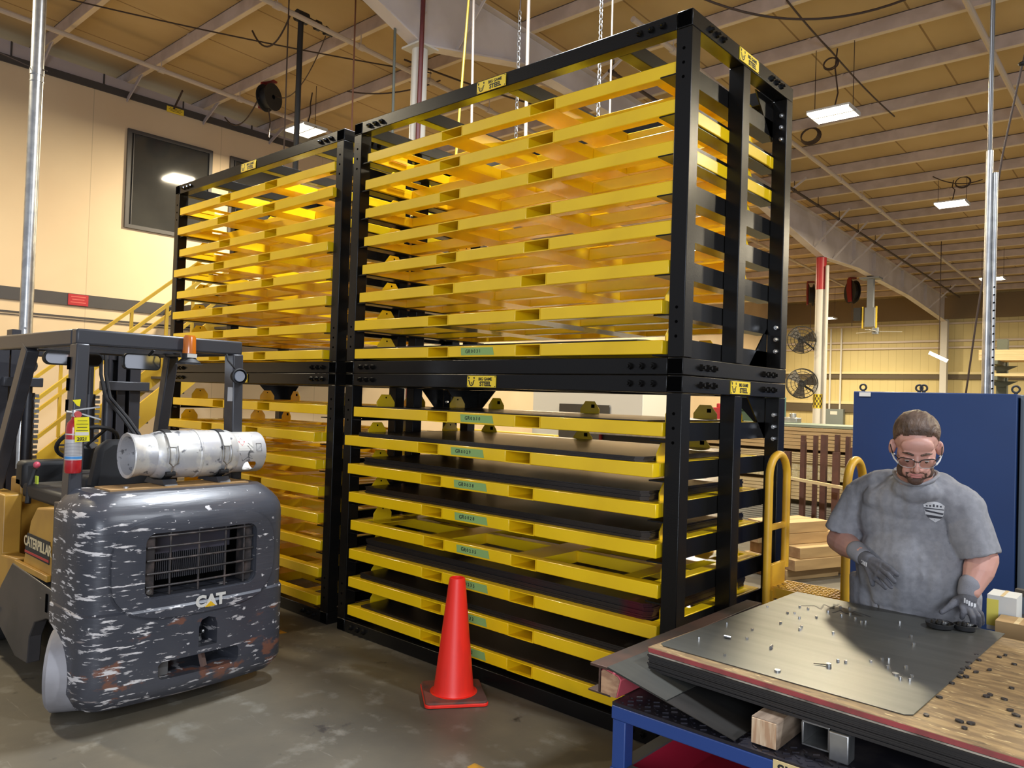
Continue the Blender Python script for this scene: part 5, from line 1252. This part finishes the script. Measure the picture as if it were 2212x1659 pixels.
# gloves with five fingers each
mgl_ = mat('glove_grey', (.075, .075, .085), .8, c2=(.10, .10, .115), scale=30, bump=.25, bscale=420); mcuff = mat('glove_cuff', (.20, .20, .22), .85, bump=.2, bscale=300)
def glove(W_, fingers, thumb, extra):
    mb = MB(); A = [V(p) - PO for p in W_]
    chain(mb, [(A[1], .036), (A[2], .036)], 16)
    ks = [V(f[0]) - PO for f in fingers]
    for k in ks: chain(mb, [(A[2], .028), (A[2].lerp(k, .55), .021), (k, .0140)], 14)
    for a, b in zip(ks[:-1], ks[1:]): chain(mb, [(a, .0135), (b, .0135)], 12)
    for f, r in zip(fingers, (.0112, .0116, .011, .0098)):
        p = [V(q) - PO for q in f]; mid = p[1].lerp(p[2], .55) + (p[1] - p[0]).normalized() * .003
        chain(mb, [(p[0], r * 1.15), (p[1], r * 1.05), (mid, r), (p[2], r * .88)], 12)
    t = [V(q) - PO for q in thumb]; chain(mb, [(A[2].lerp(t[0], .3), .024), (t[0], .019), (t[1], .0135), (t[2], .0112)], 12)
    g = fuse(mb, 'glove', mgl_, .0034, 3, man)
    c = MB(); chain(c, [(A[0], .047), (A[1], .043)], 18); cu = fuse(c, 'glove_cuff', mcuff, .006, 3, g)
    return g
LI = [(-1.0328, 3.66, 1.1006), (-.9904, 3.625, 1.0904), (-.958, 3.61, 1.0723)]; LM = [(-1.0338, 3.645, 1.0802), (-.9932, 3.61, 1.0661), (-.9657, 3.6, 1.0426)]
LR = [(-1.0414, 3.64, 1.0552), (-1.0058, 3.61, 1.0398), (-.9781, 3.6, 1.0165)]; LP = [(-1.0573, 3.65, 1.0304), (-1.0281, 3.63, 1.0185), (-1.006, 3.62, 1.004)]
LT = [(-1.1086, 3.7, 1.0762), (-1.0799, 3.66, 1.0393), (-1.0683, 3.65, 1.0039)]; LW = [(-1.179, 3.78, 1.1178), (-1.1447, 3.75, 1.1035), (-1.1055, 3.715, 1.0914)]
RI = [(-.7366, 3.745, .9519), (-.7269, 3.715, .938), (-.7309, 3.72, .9149)]; RM = [(-.7141, 3.745, .9487), (-.6917, 3.71, .929), (-.696, 3.755, .8826)]
RR = [(-.7008, 3.765, .9478), (-.6745, 3.735, .9317), (-.6775, 3.775, .8815)]; RP = [(-.6935, 3.79, .9487), (-.67, 3.775, .9329), (-.6703, 3.8, .8871)]
RT = [(-.7603, 3.765, .9731), (-.7819, 3.72, .9472), (-.8036, 3.7, .9268)]; RW = [(-.7162, 3.8, 1.0449), (-.7224, 3.79, 1.0138), (-.7224, 3.775, .9828)]
g1 = glove(LW, (LI, LM, LR, LP), LT, None); g2 = glove(RW, (RI, RM, RR, RP), RT, None)
def glove_print(g, pts, d):
    bv = BVHTree.FromPolygons([v.co for v in g.data.vertices], [tuple(p.vertices) for p in g.data.polygons]); mb = MB()
    for c, sx, sz in pts:
        q = []
        for a, b in ((-1, -1), (1, -1), (1, 1), (-1, 1)):
            o_ = V(c) - PO + V((a * sx, -.2, b * sz)); h_ = bv.ray_cast(o_, V((0, 1, 0)))
            if h_[0]: q.append(h_[0] + V((0, -.0012, 0)))
        if len(q) == 4: mb.add(q, [(0, 1, 2, 3)])
    if mb.v: mb.build('glove_print', mprint, g)
glove_print(g2, [((-.726 + .0085 * i, 0, .985 - .0045 * i), .0032, .010 - .002 * (i % 2)) for i in range(6)], None)
glove_print(g1, [((-1.128 + .008 * i, 3.7, 1.088 - .002 * i), .003, .009) for i in range(4)], None)
# ------------------------------------------------------------ stair to the office, left
M['stair_yellow'] = mat('stair_yellow', (.62, .40, .03), .45)
so_ = V((-11.6, 4.2, 0)); stair = thing('office_stair', 'yellow steel stair with handrails climbing along the office wall behind the forklift', 'stairs', so_)
ST_ = lambda y: 1.41 + .86 * (y - 4.42)
SBD = lambda n, mb, m=None: mb.build(n, m or M['stair_yellow'], stair)
ya, yb = 2.85, 6.6
for x in (-11.0, -12.2):
    SBD('stringer', MB(so_).prism([(ya, ST_(ya)), (yb, ST_(yb)), (yb, ST_(yb) - .36), (ya + .1, ST_(ya) - .36 + .09), (ya, 0)], 'x', x - .02, x + .02))
    for off in (1.12, .62): SBD('handrail', MB(so_).bar((x, ya, ST_(ya) + off), (x, yb, ST_(yb) + off), .045, .045))
    for y in (3.0, 3.95, 4.9, 5.85): SBD('rail_post', MB(so_).box(x - .02, x + .02, y - .02, y + .02, ST_(y), ST_(y) + 1.12))
for k in range(15):
    y = ya + .12 + k * .25; SBD('stair_tread', MB(so_).box(-12.18, -11.02, y, y + .24, ST_(y) - .20, ST_(y) - .165), M['bronze'])
for y in (4.05, 4.55, 5.05): SBD('stringer_bolt', MB(so_).cyl((-10.98, y, ST_(y) - .18), (-10.97, y, ST_(y) - .18), .025, n=10), M['galv'])
struct(MB((-13.5, 8.5, 3)).box(-14.8, -11, 6.6, 12.5, 4.5 - 1.35, 4.5 - 1.2).build('floor_2', M['bronze']))
# low background wall behind the racks
struct(MB((-15, 24, 0)).box(-15.02, -14.88, 12.8, 35.1, 0, 7.0).build('wall_left_2', M['cream']))
# ------------------------------------------------------------ poles, hoses and cables
t = thing('silver_pole', 'tall silver round pole before the office wall behind the forklift', 'pole', (-9.0, 2.57, 0))
MB((-9, 2.57, 0)).cyl((-9, 2.57, 0), (-9, 2.57, 7.5), .062, n=18).build('tube', M['galv'], t)
MB((-9, 2.57, 0)).cyl((-9, 2.57, 4.95), (-9, 2.57, 5.02), .068, n=18).cyl((-9, 2.57, 4.88), (-9, 2.57, 4.89), .067, n=18).build('coupling', M['galv'], t)
MB((-9, 2.57, 0)).cyl((-8.94, 2.55, 2.33), (-8.925, 2.54, 2.33), .012, n=8).build('coupling_bolt', M['zinc'], t)
MB((-9, 2.57, 0)).tube([(-8.92, 2.64, 5.0), (-9.0, 2.5, 5.02), (-9.06, 2.3, 5.08), (-9.1, 2.1, 5.12)], .006, 6).build('tie_wire', M['rope_brown'], t)
t = thing('silver_pole', 'thin silver conduit pole standing behind the blue cabinet at right', 'pole', (-1.43, 8.0, 0))
MB((-1.43, 8, 0)).cyl((-1.43, 8, 0), (-1.43, 8, 4.15), .030, n=14).cyl((-1.385, 8.02, 0), (-1.385, 8.02, 3.95), .022, n=12).build('lower_tube', M['galv'], t)
MB((-1.43, 8, 0)).cyl((-1.43, 8, 4.15), (-1.43, 8, 7.3), .020, n=12).build('upper_tube', mat('dark_conduit', (.12, .12, .125), .4, .6), t)
mb = MB((-1.43, 8, 0))
for k in range(14): mb.cyl((-1.37, 7.985, 2.0 + .07 * k), (-1.37, 7.98, 2.0 + .07 * k), .008, n=8)
mb.build('strut_holes', M['hole'], t)
t = thing('diagonal_cord', 'dark cord slanting down beside the silver pole at the right edge', 'cord', (-1.35, 8.3, 3))
MB((-1.35, 8.3, 3)).tube([(-1.05, 8.2, 5.75), (-1.24, 8.3, 5.0), (-1.40, 8.4, 4.2), (-1.62, 8.6, 2.7), (-1.72, 8.7, 1.95)], .010, 6).build('cord', M['rope_brown'], t)
MB((-1.35, 8.3, 3)).ball((-1.24, 8.3, 5.0), (.035, .035, .02), 12).build('cord_clamp', M['black_matte'], t)
t = thing('drop_pipe', 'black vertical drop pipe hanging from a roof pipe above the left rack', 'pipe', (-9.9, 6.2, 4.4))
MB((-9.9, 6.2, 4.4)).cyl((-9.9, 6.2, 4.4), (-9.9, 6.2, 7.30), .042, n=12).build('pipe_run', M['black_matte'], t)
MB((-9.9, 6.2, 4.4)).cyl((-9.9, 6.12, 7.27), (-9.9, 6.30, 7.27), .085, n=14).cyl((-9.9, 6.30, 7.27), (-9.9, 6.75, 7.22), .05, n=12).cyl((-9.9, 6.45, 7.25), (-9.9, 6.52, 7.25), .075, n=12).cyl((-9.9, 6.62, 7.23), (-9.9, 6.72, 7.22), .07, .045, n=12).build('valve', M['black_matte'], t)
def hang(name, lab, cat, a, b, r, m, group=None):
    o = V(b); ob = MB(o).tube([a, V(a).lerp(V(b), .5), b], r, 6).build(name, m); tag(ob, lab, cat, group); return ob
hang('yellow_strap', 'yellow strap hanging from the girder to the right rack top', 'strap', (-6.13, 6.0, 7.0), (-6.40, 6.05, 3.9), .013, M['sign'])
hang('pale_rope', 'pale grey rope hanging beside the yellow strap', 'rope', (-6.12, 6.0, 7.0), (-6.05, 6.0, 3.9), .014, M['pipe'])
hang('pale_conduit', 'pale conduit hanging from the roof above the right rack sign', 'conduit', (-5.47, 6.2, 7.2), (-5.44, 6.2, 4.6), .018, M['pipe'])
hang('dark_conduit', 'dark conduit hanging from the roof left of the girder haunch', 'conduit', (-7.73, 6.2, 7.3), (-7.69, 6.2, 4.6), .018, mat('conduit_green', (.10, .11, .09), .5))
hang('red_brown_pipe', 'dark red pipe running down beside the white round column', 'pipe', (-7.42, 6.40, 7.3), (-7.44, 6.38, .0), .03, mat('dark_red_pipe', (.12, .02, .02), .5))
hang('brown_hose', 'thin brown hose hanging left of the right rack corner', 'hose', (-8.58, 6.2, 7.25), (-8.55, 6.2, 4.2), .011, mat('hose_rust', (.16, .06, .03), .6))
hang('brown_hose', 'thin brown hose hanging beside the ceiling light near the office', 'hose', (-9.5, 5.75, 7.41), (-9.48, 5.75, 4.6), .010, M['rope_brown'])
hang('brown_hose', 'dark drop cord hanging from the pipe to the yellow warning sign', 'hose', (-14.2, 6.45, 7.3), (-14.75, 6.55, 7.12), .018, M['rope_brown'])
def chain_obj(x, y, z0, z1, lab):
    mb = MB((x, y, z0)); k = 0; z = z0
    while z < z1:
        a = V((1, 0, 0)) if k % 2 else V((.3, .95, 0))
        mb.tube([V((x, y, z)) + a * .016 * math.cos(q) + V((0, 0, .036 * math.sin(q))) for q in [2 * PI * i / 10 for i in range(10)]], .0055, 5, True); z += .056; k += 1
    tag(mb.build('hanging_chain', M['galv']), lab, 'chain')
chain_obj(-4.49, 6.2, 4.1, 7.3, 'bright steel chain hanging behind the top right of the right rack'); chain_obj(-5.58, 6.2, 4.3, 6.0, 'thin chain hanging behind the sign of the right rack')
hang('dark_conduit', 'thin cord hanging just above the bright chain at right', 'cord', (-5.55, 6.2, 7.3), (-5.58, 6.2, 6.0), .008, M['rope_brown'])
hang('pale_conduit', 'thin pale cord right of the bright chain', 'cord', (-4.40, 6.25, 7.3), (-4.38, 6.25, 4.1), .009, M['pipe'])
def cable(lab, a, b, sag, r=.012, m=None, n=14):
    o = V(a); ob = MB(o).tube(catenary(a, b, sag, n), r, 6).build('roof_cable', m or M['rope_brown']); tag(ob, lab, 'cable')
cable('brown cable sagging below the roof at the upper right', (-5.08, 9.3, 7.27), (-2.95, 10.9, 7.22), .28, .016)
cable('straight dark cable running from the sagging cable to the right ceiling light', (-4.19, 10.0, 7.24), (-4.20, 11.75, 7.17), .02, .014)
cable('dark cable running on from the right ceiling light down the roof', (-4.20, 11.75, 7.17), (-4.15, 14.8, 7.08), .04, .013)
cable('dark cable crossing the roof bays at the upper left', (-13.2, 2.2, 7.50), (-9.7, 8.6, 7.2), .10, .012)
cable('second dark cable beside the sagging loop at the upper left', (-11.1, 6.1, 7.38), (-10.2, 6.2, 7.38), .35, .014)
cable('cable loop below the hose reel near the office wall', (-14.2, 7.3, 7.05), (-12.6, 7.1, 7.0), .30, .013)
cable('thin cable from the hose reel to the black drop pipe', (-12.4, 7.3, 7.05), (-10.0, 6.7, 7.2), .35, .008)
cable('long dark cable following the purlin right of the black drop pipe', (-9.7, 8.0, 7.22), (-8.0, 12.2, 6.95), .12, .016)
cable('cable bundle end above the left ceiling light', (-11.5, 8.2, 7.2), (-9.8, 8.9, 7.2), .12, .013)
cable('thin cable looping between purlins at the far right', (-4.4, 18.6, 6.93), (-3.6, 19.4, 6.92), .12, .012)
# cord coils beside the right rack and by the second light
def coil(lab, c, r, n=3):
    mb = MB(c)
    for k in range(n): mb.tube([V(c) + V(((r + .01 * k) * math.cos(q), .03 * k, (r + .012 * k) * math.sin(q) * .8)) for q in [2 * PI * i / 18 for i in range(18)]], .011, 6, True)
    tag(mb.build('cord_coil', M['rope_brown']), lab, 'cord coil')
coil('coiled orange-brown cord tied to the roof right of the tall rack', (-5.55, 14.46, 6.93), .16, 4)
coil('small cord coil tied up above the second ceiling light', (-3.9, 19.0, 6.82), .14, 2)
coil('cord loop at the light cable junction, upper right', (-4.2, 11.7, 6.98), .10, 2)
# hose reels
def reel(lab, c, r, rz, m):
    t = thing('hose_reel', lab, 'hose reel', c, rz)
    mb = MB().lathe([(.04, -.10), (r, -.10), (r, -.085), (r * .72, -.08), (r * .72, .08), (r, .085), (r, .10), (.04, .10)], (0, 0, 0), Matrix(((0, 0, 1), (0, 1, 0), (-1, 0, 0))), 28); mb.build('drum', M['black_matte'], t)
    mb = MB().prism([(-r * .5, -r * .9), (r * .1, -r * .9), (r * .45, r * .3), (r * .3, r * 1.15), (-r * .3, r * 1.15)], 'x', -.14, -.105); mb.build('side_plate', m, t)
    MB().box(-.14, .12, -.06, .06, r * 1.12, r * 1.25).build('mount_plate', m, t)
    MB().tube([(0, 0, -r * .9), (.02, .03, -r * 1.8), (.02, .0, -r * 3.0)], .012, 6).build('hose_end', M['rope_brown'], t)
mrr = mat('reel_red', (.20, .012, .015), .45)
reel('dark red hose reel hanging under the roof by the office wall', (-12.6, 7.3, 7.06), .24, .35, mrr)
reel('dark red hose reel on the roof just left of the striped column', (-11.0, 29.2, 6.03), .42, .5, mrr)
reel('dark red hose reel on the roof right of the striped column', (-9.45, 29.1, 6.04), .42, .8, mrr)
# fans on the striped column
def fan(lab, c, r, face):
    t = thing('pedestal_fan', lab, 'fan', c); f_ = V(face).normalized(); x = V((0, 0, 1)).cross(f_).normalized(); y = f_.cross(x); m = Matrix((x, y, f_)).transposed()
    mb = MB(c)
    for rr, dz in ((r, 0), (r * .98, .12), (r * .75, .14), (r * .5, .15), (r * .25, .155), (r, -.12)): mb.tube([V(c) + m @ V((rr * math.cos(q), rr * math.sin(q), dz)) for q in [2 * PI * i / 28 for i in range(28)]], .009, 5, True)
    for i in range(18):
        q = 2 * PI * i / 18; mb.tube([V(c) + m @ V((r * math.cos(q), r * math.sin(q), 0)), V(c) + m @ V((r * .97 * math.cos(q), r * .97 * math.sin(q), .12)), V(c) + m @ V((.1 * r * math.cos(q), .1 * r * math.sin(q), .155))], .005, 4)
    mb.build('guard', M['black_matte'], t)
    mb = MB(c)
    for k in range(3):
        q = k * 2.094 + .4; d = V((math.cos(q), math.sin(q), 0)); s = V((-math.sin(q), math.cos(q), 0))
        vs = [V(c) + m @ (d * a + s * b + V((0, 0, h))) for a, b, h in ((.08 * r, -.05, -.02), (.9 * r, -.20, -.05), (.92 * r, .12, .06), (.08 * r, .05, .02))]
        vs2 = [p + f_ * .008 for p in vs]; mb.add(vs + vs2, [(0, 1, 2, 3), (4, 5, 6, 7), (0, 1, 5, 4), (1, 2, 6, 5), (2, 3, 7, 6), (3, 0, 4, 7)])
    mb.build('blades', mat('blade_dark', (.05, .04, .03), .5), t)
    MB(c).cyl(V(c) - f_ * .25, V(c) + f_ * .03, .09, n=14).build('motor', M['black_matte'], t)
    MB(c).tube([V(c) - f_ * .2, V((c[0] + .2, 21.0, c[2] - .2)), V((-7.75, 21.05, c[2] - .3))], .03, 6).build('bracket', M['black_matte'], t)
fan('upper big dark fan mounted on the striped column', (-8.02, 20.72, 3.60), .37, (.35, -.9, -.1)); fan('lower big dark fan mounted on the striped column', (-7.98, 20.72, 2.42), .40, (.45, -.85, .05))
# hoist post with ceiling fan
t = thing('hoist_post', 'grey hoist post with yellow bars hanging from the roof girder far right', 'hoist', (-7.66, 25.3, 4.2))
o = (-7.66, 25.3, 4.2); mg_ = mat('hoist_grey', (.22, .24, .27), .5)
MB(o).box(-7.75, -7.57, 25.22, 25.38, 4.95, 5.86).box(-7.95, -7.37, 25.1, 25.5, 5.84, 5.89).build('post', mg_, t)
MB(o).box(-7.8, -7.52, 25.2, 25.4, 4.35, 4.95).build('gear_box', mg_, t); MB(o).box(-8.12, -7.9, 25.15, 25.4, 4.55, 4.95).build('motor_box', M['black_matte'], t)
for x in (-7.86, -7.46): MB(o).box(x - .02, x + .02, 25.2, 25.24, 4.3, 4.98).build('yellow_bar', M['sign'], t)
t = thing('ceiling_fan', 'pale ceiling fan under the hoist post far at right', 'fan', (-7.5, 25.3, 4.15))
MB((-7.5, 25.3, 4.15)).cyl((-7.5, 25.3, 4.12), (-7.5, 25.3, 4.32), .10, n=14).build('motor', mg_, t)
for k in range(3):
    q = k * 2.094 + .5; MB((-7.5, 25.3, 4.15)).bar((-7.5 + .1 * math.cos(q), 25.3 + .1 * math.sin(q), 4.2), (-7.5 + .75 * math.cos(q), 25.3 + .75 * math.sin(q), 4.2), .14, .012).build('blade', M['white_paint'], t)
# tube light on the far column, electric cabinets, timber on the cantilever rack
t = thing('tube_light', 'slanted bright tube light on the far white column', 'light', (-5.66, 25, 3.37))
MB((-5.66, 25, 3.37)).bar((-5.9, 25.03, 3.52), (-5.42, 25.03, 3.27), .10, .05).build('light_body', M['lamp_body'], t); MB((-5.66, 25, 3.37)).bar((-5.9, 24.985, 3.50), (-5.42, 24.985, 3.25), .02, .09).build('light_panel', M['lamp'], t)
MB((-5.66, 25, 3.37)).cyl((-5.66, 25.05, 3.4), (-5.66, 25.05, 6.92), .012, n=6).build('hanger', M['rope_brown'], t)
t = thing('electric_cabinet', 'grey electric cabinet on the back wall left of the blue cabinet', 'cabinet', (-11.9, 34.9, .95)); o = t.location
MB(o).box(-12.35, -11.55, 34.75, 34.97, .95, 1.75).build('body', mat('electric_grey', (.17, .20, .20), .5), t, .01); MB(o).box(-12.1, -11.8, 34.74, 34.748, 1.5, 1.65).build('notice', M['white_paint'], t)
for x in (-12.2, -11.75): MB(o).cyl((x, 34.9, 1.75), (x, 34.9, 5.3), .04, n=8).build('conduit', M['white_paint'], t)
t = thing('engine_machine', 'green machine standing on the lumber table by the striped column', 'machine', (-5.45, 12.0, 1.531)); o = t.location
mgn = mat('machine_green', (.05, .08, .045), .5)
MB(o).box(-5.62, -5.32, 11.9, 12.1, 1.531, 1.68).build('base', mgn, t); MB(o).cyl((-5.62, 12, 1.76), (-5.35, 12, 1.76), .10, n=16).build('cylinder_body', mgn, t); MB(o).cyl((-5.30, 12, 1.74), (-5.24, 12, 1.74), .13, n=18).build('flywheel', M['black_matte'], t); MB(o).tube([(-5.5, 12, 1.84), (-5.45, 12, 1.95), (-5.35, 11.95, 1.90)], .02, 6).build('exhaust', M['rubber'], t)
for i, (x, w_, h_, m_) in enumerate([(-5.05, .22, .12, 'rope_brown'), (-6.0, .16, .2, 'red'), (-4.75, .2, .08, 'galv')]):
    tag(MB((x, 12, 1.531)).box(x - w_ / 2, x + w_ / 2, 11.9, 12.1, 1.531, 1.531 + h_).cyl((x, 12, 1.531 + h_), (x, 12, 1.60 + h_), .05, n=12).build('tool_box', M[m_], None, .01), ['brown toolbox right of the green machine', 'red toolbox left of the green machine', 'low metal toolbox at the right end of the lumber table'][i], 'toolbox')
t = thing('cantilever_rack', 'green cantilever rack post at the far right edge behind the blue cabinet', 'rack', (-2.6, 16, 0)); o = t.location
mcn = mat('rack_green', (.10, .11, .075), .55)
MB(o).box(-2.68, -2.52, 15.95, 16.1, 0, 3.1).build('post', mcn, t)
for z in (2.35, 2.62): MB(o).box(-2.66, -2.54, 15.2, 15.95, z, z + .06).prism([(-2.85, z), (-2.35, z), (-2.56, z - .10), (-2.64, z - .10)], 'y', 15.9, 15.95).build('arm', mcn, t)
for i, (z, x0, x1, th) in enumerate([(2.682, -2.83, 0, .09), (2.773, -2.83, 0, .09), (2.412, -2.75, 0, .05)]):
    tag(MB((-1.5, 15.5, z)).box(x0, x1, 15.25, 15.85, z, z + th).build('lumber_board', M['wood_pale'], None, .004), ['lower thick board on the upper arm of the cantilever rack', 'upper thick board on the upper arm of the cantilever rack', 'thin board on the lower arm of the cantilever rack'][i], 'board')
# machines glimpsed through the racks
def machine(lab, c, boxes):
    t = thing('shop_machine', lab, 'machine', c)
    for n_, b_, m_ in boxes: MB(c).box(*[c[0] + b_[0], c[0] + b_[1], c[1] + b_[2], c[1] + b_[3], c[2] + b_[4], c[2] + b_[5]]).build(n_, m_, t, .01)
mteal = mat('teal_machine', (.07, .17, .16), .5)
machine('teal machine seen through the side of the right rack', (-5.9, 11.2 + 2.2, 0), [('bed', (-.5, .5, -.4, .4, 0, 1.0), mteal), ('head', (-.35, .35, -.3, .3, 1.0, 1.95), mteal), ('panel', (-.2, .2, -.42, -.405, 1.1, 1.6), M['white_paint']), ('motor', (.35, .6, -.2, .2, 1.3, 1.6), M['galv'])])
machine('white machine enclosure seen through the lower right rack', (-8.8, 12.5, 0), [('cabinet', (-1.3, 1.3, -.5, .5, 0, 1.95), M['white_paint']), ('door', (-.6, .6, -.53, -.505, .5, 1.7), M['glass']), ('base', (-1.32, 1.32, -.52, .52, 0, .35), M['black_matte'])])
machine('dark blue press seen through the lower right rack', (-5.2, 8.6, 0), [('body', (-.6, .5, -.3, .4, 0, 1.35), mat('press_navy', (.035, .04, .06), .5)), ('table', (-.8, .7, -.5, .5, 1.35, 1.45), M['galv']), ('red_guard', (-.62, -.58, -.34, -.30, 0, 1.35), M['red'])])
machine('yellow guard rail block seen behind the left rack', (-8.3, 9.0, 0), [('rail', (-1.2, 1.2, -.06, .06, 1.05, 1.25), M['stair_yellow']), ('leg', (-1.15, -1.05, -.05, .05, 0, 1.05), M['stair_yellow']), ('leg', (1.05, 1.15, -.05, .05, 0, 1.05), M['stair_yellow'])])
